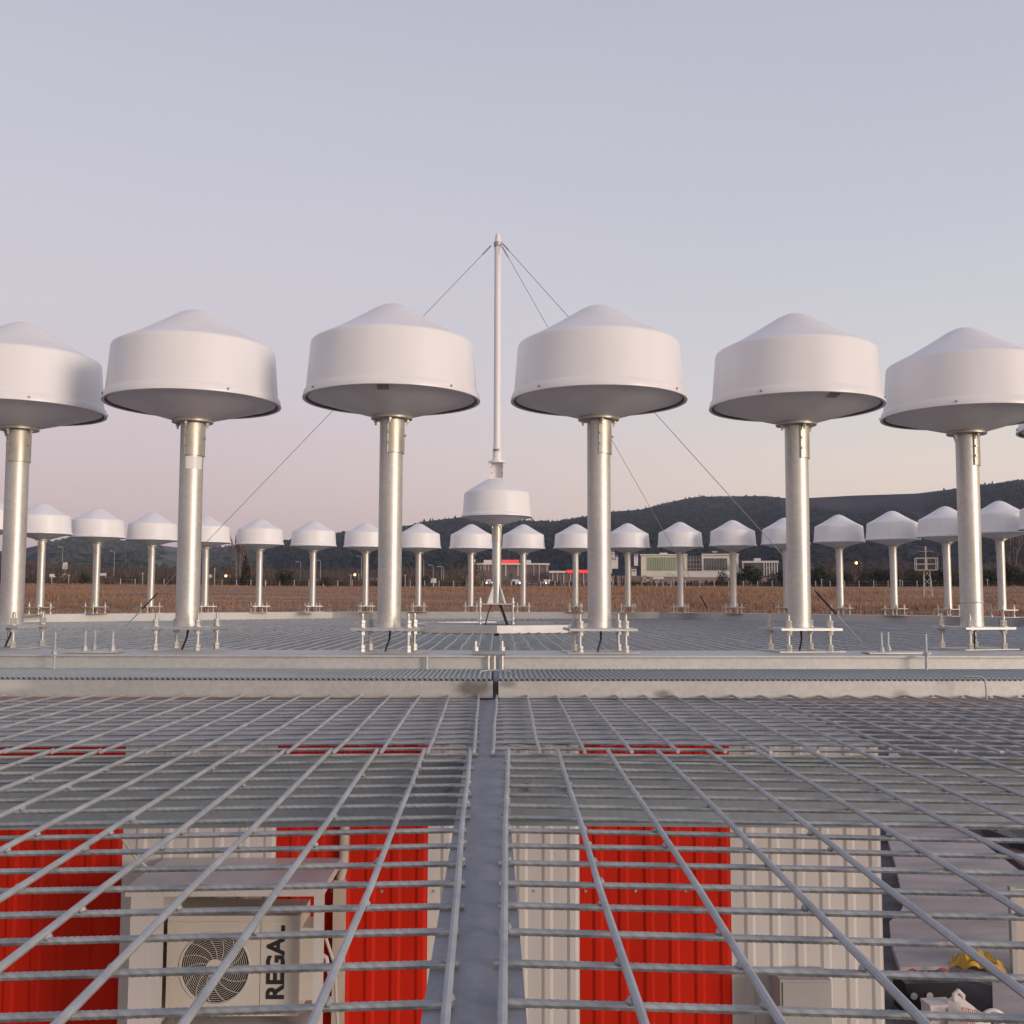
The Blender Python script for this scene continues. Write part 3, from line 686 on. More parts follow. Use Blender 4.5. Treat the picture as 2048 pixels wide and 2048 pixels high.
for label, u, v in (('left guy wire from mast top down to the inner deck', 250, 1254), ('nearer right guy wire with a turnbuckle, from mast top to deck', 1724, 1286), ('farther right guy wire from mast top down to the inner deck', 1432, 1247)):
    P = on_z(u, v, ZM+.012); d = (P-top).normalized(); hd = Vector((d.x, d.y, 0)).normalized()
    S = top + hd*.055 + Vector((0, 0, .01)); t = thing('guy_wire', label, 'guy wire', P, 0, 'guy wires of the mast'); S -= P; L_ = S.length; e = S.normalized()
    b = MB(); b.tube([e*.55, S-e*.16], .0032, 6); b.build('wire', M_WIRE, t)
    b = MB(); b.tube([S-e*.16, S-e*.03], .008, 8); b.build('shackle', M_WIRE, t)
    b = MB(); b.tube([e*.0, e*.30], .006, 6); b.build('anchor_eye', M_ROD, t)
    b = MB(); b.tube([e*.28, e*.33, e*.52, e*.57], .012, 8, rs=[.004, .0085, .0085, .004]); b.build('turnbuckle', M_BLACK, t)

# ------------------------------------------------------------------ striped equipment container below the mesh
YW = 6.36
def wx(u, v=1800): return on_y(u, v, YW).x
edges = [-680, -373, -66, 242, 550, 855, 1159, 1462, 1764]
xs = [wx(u) for u in edges]; ZT = on_y(1024, 1486, YW).z
cont = thing('equipment_container', 'red and cream striped equipment container under the grating', 'container', ((xs[0]+xs[-1])/2, YW, ZG))
ox = (xs[0]+xs[-1])/2
def azs(v): return on_y(1024, v, YW).z-ZG
def ribbed(x0, x1):
    b = MB(); n = 6; pitch = (x1-x0)/n; prof = []
    for i in range(n):
        a = x0+pitch*i
        prof += [(a, 0), (a+pitch*.50, 0), (a+pitch*.62, -.010), (a+pitch*.84, -.010), (a+pitch*.96, 0)]
    prof.append((x1, 0)); zs = (.12, ZT-ZG-.013)
    for x, y in prof: b.v += [(x-ox, y, zs[0]), (x-ox, y, zs[1])]
    for i in range(len(prof)-1): b.f.append((2*i, 2*i+2, 2*i+3, 2*i+1))
    k = len(b.v); b.v += [(xs_-ox, .04, z) for xs_ in (x0, x1) for z in zs]
    m_ = len(prof)-1
    b.f += [(k, 0, 1, k+1), (2*m_, k+2, k+3, 2*m_+1), (k+1, k+3, k+2, k), tuple([k+1]+[2*i+1 for i in range(m_+1)]+[k+3]), tuple([k]+[k+2]+[2*i for i in range(m_, -1, -1)])]
    return b
for i in range(len(xs)-1):
    red = i % 2 == 0
    red = (edges[i] in (-680, -66, 550, 1159))
    fixn(ribbed(xs[i], xs[i+1]).build('red_panel' if red else 'cream_panel', M_RED if red else M_CREAM, cont, smooth=False))
for pn in [c for c in kids(cont)]:
    xx = [v.co.x for v in pn.data.vertices]; xa, xb = min(xx), max(xx)
    for f in (.05, .38, .71):
        for zz in (azs(1782), azs(1782)-.95):
            b = MB(); x = xa+(xb-xa)*(f-.01); b.tube([(x, .001, zz), (x, -.005, zz)], .009, 8); b.build('screw', M_LABEL, pn)
b = MB(); b.box(xs[0]-ox, xs[-1]-ox, .045, 2.5, .1, ZT-ZG-.03); b.build('body', M_CREAM, cont, smooth=False)
b = MB(); nr = 40; x0, x1 = xs[0]-ox-.02, xs[-1]-ox+.015
for i in range(nr*4+1):
    x = x0+(x1-x0)*i/(nr*4); z = ZT-ZG-.012 + (.010 if i % 4 in (1, 2) else 0); b.v += [(x, -.012, z-.004), (x, 2.52, z+.012)]
for i in range(nr*4): b.f.append((2*i, 2*i+2, 2*i+3, 2*i+1))
b.build('roof', M_ROOF, cont, smooth=False)
b = MB(); b.box(xs[0]-ox, xs[-1]-ox, -.02, 2.5, 0, .1); b.build('base_frame', M_BOXG, cont, smooth=False)
# conduit on the wall
p0 = on_y(681, 1648, YW-.05); p1 = on_y(668, 1760, YW-.05)
t = thing('wall_conduit', 'beige plastic conduit running down the wall beside the air unit', 'pipe', (p0.x, YW-.03, ZG))
b = MB(); b.box(-.035, .035, -.03, .016, .3, p1.z-ZG); b.build('lower_duct', M_PIPE, t, smooth=False)
b = MB(); b.tube([(0, 0, p1.z-ZG), (.02, 0, p1.z-ZG+.08), (.03, 0, -.03+ZT-ZG-.05)], .028, 10); b.build('upper_pipe', M_PIPE, t)
# air conditioning outdoor unit
YA = 5.86
def ax(u): return on_y(u, 1930, YA).x
def azv(v): return on_y(470, v, YA).z
a0, a1, zt, zbm = ax(333), ax(598), azv(1832), azv(2033)
ac = thing('air_conditioner', 'cream air conditioning outdoor unit with round fan grille and black lettering', 'air conditioner', ((a0+a1)/2, YA, zbm))
cx = (a0+a1)/2; hh = zt-zbm; hwid = (a1-a0)/2
b = MB(); b.box(-hwid, hwid, .02, .32, 0, hh)
b.box(-hwid, hwid, 0.004, .02, .0, .028); b.box(-hwid, hwid, .004, .02, hh-.03, hh); bd = b.build('casing', M_AC, ac, smooth=False)
fc = (ax(430)-cx, azv(1936)-zbm); fr = (ax(499)-ax(430))
# front plate with a round opening
b = MB(); n = 48; x0, x1_, z0, z1 = -hwid, ax(520)-cx, .028, hh-.03
ring_o = []
for j in range(n):
    a = 2*math.pi*j/n; c, s_ = math.cos(a), math.sin(a); k = min((x1_-fc[0])/c if c > 1e-6 else ((x0-fc[0])/c if c < -1e-6 else 9), (z1-fc[1])/s_ if s_ > 1e-6 else ((z0-fc[1])/s_ if s_ < -1e-6 else 9))
    ring_o.append((fc[0]+c*k, 0, fc[1]+s_*k)); 
ri = [(fc[0]+fr*math.cos(2*math.pi*j/n), 0, fc[1]+fr*math.sin(2*math.pi*j/n)) for j in range(n)]
rb = [(p[0], .018, p[2]) for p in ri]
b.v = ring_o+ri+rb
for j in range(n):
    k = (j+1) % n; b.f += [(j, k, n+k, n+j), (n+j, n+k, 2*n+k, 2*n+j)]
for cxn, czn in ((x0, z0), (x1_, z0), (x1_, z1), (x0, z1)):
    aa = math.atan2(czn-fc[1], cxn-fc[0]) % (2*math.pi); j = int(aa/(2*math.pi)*n) % n; o = len(b.v); b.v.append((cxn, 0, czn)); b.f.append((j, o, (j+1) % n))
fixn(b.build('front_plate', M_AC, ac, smooth=False))
b = MB(); b.box(x1_+.003, hwid, 0, .02, .028, hh-.03); b.build('side_plate', M_AC, ac, smooth=False)
b = MB(); b.tube([(fc[0], .0185, fc[1]), (fc[0], .0195, fc[1])], fr, 40); b.build('fan_recess', M_HOLE, ac)
g = MB()
def torus(b, c, r, y, th, n=44):
    pts = [(c[0]+r*math.cos(2*math.pi*j/n), y, c[1]+r*math.sin(2*math.pi*j/n)) for j in range(n+1)]; b.tube(pts, th, 5, caps=False)
for k in range(13): torus(g, fc, fr*(.30+.68*k/12), .002, .0014)
for k in range(14):
    a = 2*math.pi*k/14; pts = []
    for i in range(7):
        s_ = i/6; r = fr*(.27+.7*s_); aa = a+.55*s_; pts.append((fc[0]+r*math.cos(aa), -.002, fc[1]+r*math.sin(aa)))
    g.tube(pts, .0018, 5)
gr = g.build('fan_grille', M_GRILLE, ac)
b = MB(); b.tube([(fc[0], .006, fc[1]), (fc[0], -.006, fc[1])], fr*.26, 28); b.build('hub_cap', M_AC, gr)
torus_b = MB(); torus(torus_b, fc, fr*1.02, -.001, .006); torus_b.build('grille_rim', M_AC, gr)
tx = ax(553)-cx; z_mid = azv(1926)-zbm
text_mesh('REGAL', .128, 'lettering', M_LOGO, ac, (tx, -.002, z_mid), (R_(90), R_(-90), 0), .001, .0045)
b = MB(); zz = azv(2010)-zbm; b.add([(tx-.03, -.002, zz-.02), (tx-.016, -.002, zz-.02), (tx-.023, -.002, zz), (tx-.03, .003, zz-.02), (tx-.016, .003, zz-.02), (tx-.023, .003, zz)], [(0, 1, 2), (3, 5, 4), (0, 3, 4, 1), (1, 4, 5, 2), (2, 5, 3, 0)]); b.build('mark', M_LOGO, ac, smooth=False)
b = MB(); b.box(hwid, hwid+.07, .06, .26, .06, hh-.08); b.build('valve_cover', M_AC, ac, smooth=False)
b = MB(); b.tube([(hwid+.07, .12, .3), (hwid+.13, .1, .27), (hwid+.15, .12, .15), (hwid+.10, .2, .08)], .012, 8); b.tube([(hwid+.07, .16, .34), (hwid+.12, .14, .36), (hwid+.16, .2, .2), (hwid+.17, .3, -.2)], .009, 8); b.build('hose', M_CREAM, ac)
# protective canopy cage
YC = 5.70
def cxw(u): return on_y(u, 1780, YC).x
cg = thing('unit_canopy', 'cream sheet metal canopy and posts around the air conditioner', 'canopy', ((cxw(262)+cxw(647))/2, YC, ZG)); ccx = (cxw(262)+cxw(647))/2
zt1 = on_y(470, 1776, YC).z-ZG; zt0 = on_y(470, 1793, YC).z-ZG
b = MB(); b.box(cxw(250)-ccx, cxw(647)-ccx, 0, YW-.012-YC, zt0, zt1); b.build('top', M_CREAM, cg, smooth=False)
b = MB(); b.box(cxw(628)-ccx, cxw(646)-ccx, .004, .06, 0, zt0); b.build('post', M_CREAM, cg, smooth=False)
b = MB(); b.box(cxw(262)-ccx, cxw(300)-ccx, .004, YW-.02-YC, 0, zt0); b.build('side_panel', M_CREAM, cg, smooth=False)
b = MB(); b.box(cxw(300)-ccx, cxw(326)-ccx, .006, .03, 0, zt0); b.build('side_panel', M_CREAM, cg, smooth=False)
b = MB(); zsh = zbm-.05-ZG; b.box(cxw(327)-ccx, cxw(627)-ccx, .006, YW-.03-YC, zsh-.02, zsh); b.build('shelf', M_CREAM, cg, smooth=False)
# grey switch box on the wall
p = on_y(1612, 1961, 6.12); t = thing('switch_box', 'grey metal switch box fixed to the cream panel at the lower right', 'box', (p.x, 6.12, p.z-.5))
b = MB(); b.box(-.145, .145, .008, .22, 0, .5); b.build('casing', M_BOXG, t, smooth=False)
b = MB(); b.box(-.13, .13, 0, .008, .012, .488); b.build('door', M_BOXG, t, smooth=False)
# cables and fittings at the left of the canopy
p0 = on_y(243, 1675, 6.1); p1 = on_y(300, 1750, 6.1)
b = MB(); b.tube([(0, 0, 0), ((p1.x-p0.x)*.45, .02, (p1.z-p0.z)*.55), ((p1.x-p0.x), .05, (p1.z-p0.z))], .009, 6); o = b.build('loose_cable', M_PIPE); o.location = p0; tag(o, 'loose pale cable curling below the cross beam at the left', 'cable')

# ------------------------------------------------------------------ ground by the container's end: slab and rubbish
poly = [on_z(u, v, ZG) for u, v in ((1778, 1500), (1850, 1560), (1900, 1655), (1975, 1705), (2048, 1762), (2250, 1900), (2300, 2150), (1990, 2160), (1985, 1975), (1900, 1952), (1800, 1954), (1783, 1900), (1779, 1860), (1800, 1842), (1807, 1826), (1800, 1780), (1790, 1735), (1776, 1690))]
b = MB(); b.prism([(p.x, p.y) for p in poly][::-1], ZG+.012, ZG+.09); sl = fixn(b.build('concrete_slab', M_CONC, smooth=False)); tag(sl, 'pinkish grey concrete slab beside the container end', 'concrete slab', kind='structure')
def ground_patch(label, px, h):  # adds a low black patch standing in for a dark band of ground
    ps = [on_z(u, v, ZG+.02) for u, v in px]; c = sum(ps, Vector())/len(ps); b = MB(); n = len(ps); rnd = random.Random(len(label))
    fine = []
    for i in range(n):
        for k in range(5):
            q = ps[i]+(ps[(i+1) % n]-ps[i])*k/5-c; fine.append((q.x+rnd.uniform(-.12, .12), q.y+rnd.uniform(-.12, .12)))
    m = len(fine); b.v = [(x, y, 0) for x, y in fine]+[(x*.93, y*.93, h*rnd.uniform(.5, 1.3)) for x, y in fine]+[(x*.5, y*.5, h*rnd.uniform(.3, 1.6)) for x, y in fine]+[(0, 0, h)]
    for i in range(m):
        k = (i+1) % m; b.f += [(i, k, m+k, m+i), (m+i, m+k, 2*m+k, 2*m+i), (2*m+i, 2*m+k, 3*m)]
    o = fixn(b.build('dark_ground_patch', M_CRATE)); o.location = (c.x, c.y, ZG+.015); tag(o, label, 'dark patch')
ground_patch('long black tarpaulin on the ground behind the container, seen through the far right grating', [(1450, 1408), (1560, 1408), (1740, 1520), (1640, 1526)], .12)
ground_patch('crumpled black tarpaulin on the ground right of the concrete slab', [(1905, 1610), (1985, 1604), (2070, 1660), (2075, 1720), (2000, 1690)], .14)
def gpt(u, v, h=.09): return on_z(u, v, ZG+h)
pa, pb = gpt(1915, 1655), gpt(2120, 1800); 
b = MB(); d = (pb-pa); ln = d.length; b.box(0, ln, -.16, .16, 0, .05); o = b.build('plank', M_PLANK, smooth=False); o.location = (pa.x+.35, pa.y, ZG+.013); o.rotation_euler = (0, 0, math.atan2(d.y, d.x)); tag(o, 'brown wooden plank along the edge of the concrete slab', 'plank')
# crumpled yellow sheet
p = gpt(1952, 1935); rnd = random.Random(4); b = MB(); nx, ny = 16, 10
for i in range(nx):
    for j in range(ny):
        x = -.24+.48*i/(nx-1); y = -.14+.28*j/(ny-1); h = .16*max(0, 1-(x/.25)**2)*max(0, 1-(y/.15)**2)**.6*(.7+.5*math.sin(i*1.3)*math.cos(j*1.1)) + .012*rnd.random()
        if i > 12: h += .018*abs(math.sin(j*1.7))
        b.v.append((x+.02*rnd.random(), y+.03*math.sin(i*.9), h))
for i in range(nx-1):
    for j in range(ny-1): a = i*ny+j; b.f.append((a, a+ny, a+ny+1, a+1))
o = b.build('yellow_sheet', M_YEL, ang=60); o.location = (p.x, p.y, ZG+.095); o.rotation_euler = (0, 0, -.35); tag(o, 'crumpled yellow plastic sheet lying on the concrete slab', 'plastic sheet')
# black crate with a lid
p = on_z(1862, 2030, ZG+.01); t = thing('black_case', 'black plastic case standing on the soil by the container', 'case', (p.x, p.y, ZG+.011), .05)
b = MB(); b.box(-.22, .22, -.02, .26, 0, .24); b.build('case_body', M_CRATE, t, smooth=False)
b = MB(); b.box(-.235, .235, -.035, .275, .24, .28); b.build('lid', M_CRATE, t, smooth=False)
for x in (-.16, -.02):
    b = MB(); b.tube([(x, -.022, .17), (x, -.034, .17)], .03, 14); b.build('knob', M_BOXG, t)
b = MB(); b.tube([(-.1, .12, .28), (-.1, .12, .32), (.1, .12, .32), (.1, .12, .28)], .012, 6); b.build('handle', M_CRATE, t)
# white box
p = on_z(1868, 2046, ZG+.01); t = thing('white_box', 'small white box standing in front of the black case', 'box', (p.x, p.y-.1, ZG+.011), .1)
b = MB(); b.box(-.11, .11, -.08, .08, 0, .19); b.build('box_body', M_BAG, t, smooth=False)
b = MB(); b.box(-.115, .115, -.085, .085, .19, .215); b.build('lid', M_BAG, t, smooth=False)
# plastic carrier bag with lettering
p = on_z(1925, 2046, ZG+.05); t = thing('carrier_bag', 'white plastic carrier bag with orange lettering and open handles', 'bag', (p.x, p.y-.15, ZG+.012), 0)
b = MB(); rnd = random.Random(9); nx, nz = 15, 12
def bag(side):
    o = len(b.v)
    for i in range(nx):
        for k in range(nz):
            s_, tt = i/(nx-1), k/(nz-1); wd = .21*(1-.5*tt) ; x = -.19+(.40-.12*tt)*s_ + .05*tt; z = .30*tt*(1-.35*abs(s_-.25)*2*tt)
            y = side*.09*math.sin(math.pi*s_)*(1-tt**2)*1.0 + .012*math.sin(i*2.1+k*1.7)*math.sin(math.pi*s_) + .10*tt; b.v.append((x, y, z))
    for i in range(nx-1):
        for k in range(nz-1):
            a = o+i*nz+k; b.f.append((a, a+nz, a+nz+1, a+1) if side < 0 else (a, a+1, a+nz+1, a+nz))
bag(-1); bag(1); b.build('bag_body', M_BAG, t, ang=70)
b = MB(); pts = [(.20+.085*math.cos(a_)*(1+.1*math.sin(3*a_)), .02, .115+.075*math.sin(a_)) for a_ in [2*math.pi*i/20 for i in range(21)]]; b.tube(pts, .017, 8, caps=False); b.build('handle_loop', M_BAG, t)
b = MB(); pts = [(-.09, .08, .24), (-.09, .09, .29), (-.05, .1, .32), (-.01, .1, .28), (-.02, .1, .22)]; b.tube(pts, .02, 8); b.build('handle_loop', M_BAG, t)
for i, tx_ in enumerate(('SIFIR', 'ATIK', 'BAG')): text_mesh(tx_, .072, 'lettering', M_INK, t, (-.03-.025*i, -.094+.0*i+.012*(2-i), .205-.062*i), (R_(68), R_(12), 0), .0015, .001)
for u, v, s_ in ((1885, 1942, .03), (1826, 1943, .025)):
    p = gpt(u, v); b = MB(); b.add([(-1.8*s_, -s_, 0), (1.7*s_, -s_*.8, 0), (1.5*s_, s_, .01), (-1.4*s_, s_*1.2, .0), (0, 0, .03)], [(0, 1, 4), (1, 2, 4), (2, 3, 4), (3, 0, 4), (3, 2, 1, 0)])
    o = b.build('red_scrap', M_REDP, smooth=False); o.location = (p.x, p.y, ZG+.092); tag(o, 'scrap of red plastic on the slab near its front edge, %s' % ('nearer the yellow sheet' if u > 1850 else 'nearer the container'), 'scrap')
p = gpt(2026, 1948); t = thing('metal_cabinet', 'beige cabinet with a grey side at the lower right edge', 'cabinet', (p.x, p.y, ZG+.09))
b = MB(); b.box(.045, .5, 0, .05, 0, .78); b.build('body', M_CARTON, t, smooth=False)
b = MB(); b.box(0, .045, -.005, .055, 0, .80); b.build('side', M_BOXG, t, smooth=False)
# ------------------------------------------------------------------ background helpers
def bgpt(u, d, v=None):
    q = ray(u, 1198 if v is None else v); h = math.hypot(q.x, q.y); x, y = q.x/h*d, q.y/h*d
    return Vector((x, y, gz(x, y) if v is None else q.z/h*d))
def face(u): q = ray(u, 1198); return -math.atan2(q.x, q.y)
def pxm(d): return d/FPX
# grass tufts
rnd = random.Random(21); b = MB()
for i in range(52000):
    d = 48 + 130*rnd.random()**1.1; u = rnd.uniform(-150, 2200); P = bgpt(u, d); P.z -= .05
    h = rnd.uniform(.10, .42)*(1.2 if math.sin(P.x*.09)+math.sin(P.y*.12+P.x*.05) > .5 else .8)
    for j in range(2):
        a = rnd.random()*6.28; w_ = rnd.uniform(.012, .05); dx, dy = math.cos(a)*w_, math.sin(a)*w_; lx, ly = rnd.uniform(-.1, .1), rnd.uniform(-.1, .1)
        o = len(b.v); b.v += [(P.x-dx, P.y-dy, P.z), (P.x+dx, P.y+dy, P.z), (P.x+lx+dx*.4, P.y+ly, P.z+h), (P.x+lx-dx*.6, P.y+ly, P.z+h*.9)]; b.f.append((o, o+1, o+2, o+3))
tag(b.build('dry_grass', M_BLADE, smooth=False), 'long reddish dry grass over the field', 'grass', kind='stuff')
# brown scrub band beyond the field
b = MB()
for i in range(64000):
    u = rnd.uniform(-200, 2250); d = 217 + 330*rnd.random()**1.2; P = bgpt(u, d)
    if 1220 < u < 1560 and 230 < d < 486: continue
    if 930 < u < 1350 and d > 222: continue
    h = rnd.uniform(.4, 1.5) * (1.0 + .8*max(0, math.sin(u*.013+1)*math.sin(u*.029))) * (1.25 if u > 1600 else 1)*(1+max(0, d-300)/200); a = rnd.random()*6.28; w_ = rnd.uniform(.03, .22); dx, dy = math.cos(a)*w_, math.sin(a)*w_
    o = len(b.v); b.v += [(P.x-dx, P.y-dy, P.z-.2), (P.x+dx, P.y+dy, P.z-.2), (P.x+dx*1.3, P.y+dy, P.z+h*rnd.uniform(.6, 1)), (P.x, P.y, P.z+h), (P.x-dx*1.4, P.y-dy, P.z+h*rnd.uniform(.5, .9))]; b.f.append((o, o+1, o+2, o+3, o+4))
tag(b.build('scrub', M_SCRUB, smooth=False), 'brown leafless scrub and hedges beyond the field', 'scrub', kind='stuff')

# trees -------------------------------------------------------------
def foliage(mb, c, rx, ry, rz_, n, s, rnd, shape='blob'):
    for i in range(n):
        while True:
            p = Vector((rnd.uniform(-1, 1), rnd.uniform(-1, 1), rnd.uniform(-1, 1)))
            if shape == 'cone':
                t_ = (p.z+1)/2; lim = (1-t_)**.75*(.55+.45*min(1, t_*6)); ok = math.hypot(p.x, p.y) < lim*(1+.35*math.sin(9*t_+3*math.atan2(p.y, p.x)))
            else: ok = .25 < p.length < 1*(1+.25*math.sin(4*math.atan2(p.y, p.x)+p.z*3))
            if ok: break
        q = Vector((c[0]+p.x*rx, c[1]+p.y*ry, c[2]+p.z*rz_)); a = Vector((rnd.gauss(0, 1), rnd.gauss(0, 1), rnd.gauss(0, 1))).normalized(); e = a.orthogonal().normalized(); g = a.cross(e); k = s*rnd.uniform(.5, 1.4)
        mb.add([q-e*k, q+g*k*.6, q+e*k, q-g*k*.6], [(0, 1, 2, 3)])
def evergreen(name, label, cat, u, d, h, w_, m_, shape, n, seed, group=None):
    rnd = random.Random(seed); P = bgpt(u, d); t = thing(name, label, cat, P, rnd.random()*6, group)
    b = MB(); b.tube([(0, 0, -.3), (.03, 0, h*.35), (0, .02, h*.8)], .1, 7, rs=[h*.035, h*.024, h*.008])
    for k in range(6):
        a = k*1.05; z = h*(.2+.09*k); b.tube([(0, 0, z), (math.cos(a)*w_*.35, math.sin(a)*w_*.35, z+h*.08)], h*.008, 5)
    b.build('trunk', M_TRUNK, t)
    b = MB()
    if shape == 'cone': foliage(b, (0, 0, h*.5), w_/2, w_/2, h*.5, n, h*.035, rnd, 'cone')
    else:
        for k in range(7):
            a = rnd.random()*6.28; r = w_*.26*(k > 0); foliage(b, (r*math.cos(a), r*math.sin(a), h*rnd.uniform(.38, .66)), w_*.27, w_*.27, h*.3, n//7, h*.05, rnd)
    b.build('crown', m_, t, smooth=False); return t
evergreen('cypress_tree', 'tall dark narrow cypress tree at the far edge of the field', 'tree', 490, 190, 6.1, 1.9, M_CYPR, 'cone', 900, 1)
evergreen('round_bush', 'round dark green bush standing out in the dry field', 'bush', 567, 150, 2.75, 2.7, M_EVERG, 'blob', 900, 2)
evergreen('brown_shrub', 'brown leafless shrub in the field right of the green bush', 'bush', 655, 140, 1.7, 2.4, M_SCRUB, 'blob', 700, 3)
evergreen('dark_tree', 'dark evergreen bush at the field edge between the two leftmost far poles', 'tree', 168, 185, 2.5, 2.2, M_EVERG, 'blob', 500, 4)
for i, u in enumerate((247, 258, 272)): evergreen('dark_tree', 'small dark fir in the clump of three at the left field edge, %s' % ('leftmost', 'middle', 'rightmost')[i], 'tree', u, 188, (2.0, 1.9, 2.5)[i], 1.5, M_EVERG, 'cone', 350, 10+i, 'firs in a clump')
evergreen('dark_tree', 'broad dark bush in front of the trees left of the central pole', 'tree', 845, 190, 2.4, 3.8, M_EVERG, 'blob', 600, 20)
RT_ = [(1446, 200, 2.9), (1506, 205, 3.6), (1478, 215, 2.6), (1546, 200, 2.5), (1575, 205, 3.2), (1632, 200, 3.4), (1660, 205, 2.8), (1690, 210, 2.6), (1700, 195, 2.2), (1730, 200, 3.2), (1757, 205, 2.9), (1783, 200, 3.0), (1826, 205, 3.3), (1858, 200, 2.6),
       (1888, 205, 2.9), (1912, 200, 2.3), (1985, 200, 2.6), (2015, 205, 3.4), (2040, 200, 2.8), (2075, 200, 3)]
pl_ = {0: 'dark conical tree right of the office building, first of the row', 1: 'dark round tree in the row below the low white building', 4: 'dark evergreen beside the pole of the second near antenna from right'}
for i, (u, d, h) in enumerate(RT_):
    evergreen('dark_tree', pl_.get(i, 'dark evergreen tree in the close row behind the field at the right'), 'tree', u, d, h*1.3, h*1.2, M_EVERG, 'blob' if i % 3 else 'cone', 1100, 40+i, 'row of dark evergreens at the right')
# leafless trees
def bare_mesh(seed, h, spread):
    rnd = random.Random(seed); b = MB()
    def grow(p, d, l, r, lev):
        q = p + d*l; mid = p+d*l*.5+Vector((rnd.uniform(-1, 1), rnd.uniform(-1, 1), 0))*l*.05; b.tube([p, mid, q], r, 3 if lev else 5, caps=False, rs=[r, r*.8, r*.6])
        if lev >= 3: return
        for k in range(5 if lev < 2 else 4):
            f = rnd.uniform(.35, 1); s0 = p+d*l*f; e = Vector((rnd.gauss(0, 1), rnd.gauss(0, 1), rnd.uniform(.3, 1.2))).normalized(); dn = (d*(1-spread)+e*spread).normalized(); grow(s0, dn, l*rnd.uniform(.45, .7), max(r*.5, .034), lev+1)
    grow(Vector((0, 0, -.2)), Vector((0, 0, 1)), h*.5, h*.022, 0); return b
protos = []
for k, (h, s_) in enumerate(((5, .55), (6, .5), (8, .25))):
    t = thing('bare_tree', '-', 'tree', (0, 0, 0), 0, 'leafless trees beyond the field'); b = bare_mesh(k+3, h, s_); b.build('branches', M_BARE if k < 2 else M_PALEB, t, smooth=False); index_kids(t); protos.append([t, False])
def bare(k, u, d, s_, label):
    P = bgpt(u, d); t, used = protos[k]
    if not used: o = t; o.location = P; o.scale = (s_,)*3; o['label'] = label; protos[k][1] = True
    else: o = dup(t, P, random.random()*6, label, s_)
    return o
for i in range(3): bare(2, (470, 478, 486)[i], 230, (1.6, 1.45, 1.3)[i], 'tall pale leafless poplar behind the cypress')
for i in range(3): bare(2, (2012, 2022, 2034)[i], 300, (2.0, 2.3, 1.9)[i], 'tall pale leafless poplar against the dark woods at the right edge')
rnd = random.Random(31)
for i in range(40): bare(rnd.randint(0, 1), rnd.uniform(20, 470), rnd.uniform(230, 330), rnd.uniform(.7, 1.1), 'brown leafless tree in the thicket behind the left half of the field')
for i in range(18): bare(rnd.randint(0, 1), rnd.uniform(500, 860), rnd.uniform(230, 320), rnd.uniform(.6, .9), 'brown leafless tree behind the field between the cypress and the centre')
for i in range(9): bare(rnd.randint(0, 1), rnd.uniform(905, 1000), rnd.uniform(205, 240), rnd.uniform(.6, 1.05), 'brown leafless tree in front of the long brown building')
for i in range(44): bare(rnd.randint(0, 1), rnd.uniform(1560, 2080), rnd.uniform(225, 320), rnd.uniform(.9, 1.4), 'brown leafless tree above the row of evergreens at the right')

# ------------------------------------------------------------------ buildings
def bframe(u, d): return bgpt(u, d), face(u)
def W(px, d): return px*d/FPX
def bld(name, label, u0, u1, vt, vb, d, dep, m_, cat='building'):
    u = (u0+u1)/2; P = bgpt(u, d, vb); t = thing(name, label, cat, P, face(u)); hw = W(u1-u0, d)/2; h = W(vb-vt, d)
    b = MB(); b.box(-hw, hw, 0, dep, -4, h); b.build('wall', m_, t, smooth=False)
    return t, hw, h, (lambda x: W(x-u, d)), (lambda y: W(vb-y, d))
# long brown building with a white roof line and red fascia
t, hw, h, X, Z = bld('brown_building', 'long brown building with white roof edge and a red rooftop sign', 946, 1097, 1130, 1180, 330, 18, M_BROWNF)
b = MB(); b.box(-hw-.3, hw+.3, -.6, 18.4, h, h+W(3.5, 330)); b.build('roof_edge', M_WHITEB, t, smooth=False)
for x0, x1, y0, y1, nm, mm in ((967, 983, 1120, 1130, 'roof_block', M_WHITEB), (1050, 1062, 1120, 1127, 'roof_block', M_WHITEB), (946, 950, 1119, 1126, 'roof_block', M_WHITEB), (1003, 1038, 1119.5, 1126, 'red_sign', M_REDB)):
    b = MB(); b.box(X(x0), X(x1), 1, 6, Z(y1)+.02, Z(y0)); b.build(nm, mm, t, smooth=False)
for x in (951, 956, 961, 967, 970, 976, 1010, 1011.5, 1034, 1036, 1067, 1078, 1092, 1095):
    b = MB(); b.box(X(x), X(x+1), -.25, .0, Z(1152 if x > 1000 else 1141), h); b.build('column', M_WHITEB, t, smooth=False)
for x in (986, 995, 1020, 1048, 1058, 1086):
    b = MB(); b.box(X(x), X(x+5), -.12, .0, Z(1160), Z(1146)); b.build('window', M_GLASSD, t, smooth=False)
t, hw, h, X, Z = bld('low_wing', 'low wing with white edge and red fascia right of the brown building', 1098, 1176, 1146, 1180, 325, 14, M_BROWNF)
b = MB(); b.box(-hw, X(1133), -.5, 14, h, h+W(4, 325)); b.build('roof_edge', M_WHITEB, t, smooth=False)
b = MB(); b.box(X(1133.5), hw, -.8, 14, h-.1, h+W(6, 325)); b.build('red_fascia', M_REDB, t, smooth=False)
for x in (1105, 1114, 1127, 1140, 1155, 1166):
    b = MB(); b.box(X(x), X(x+1.2), -.3, 0, 0, h-.1); b.build('column', M_WHITEB, t, smooth=False)
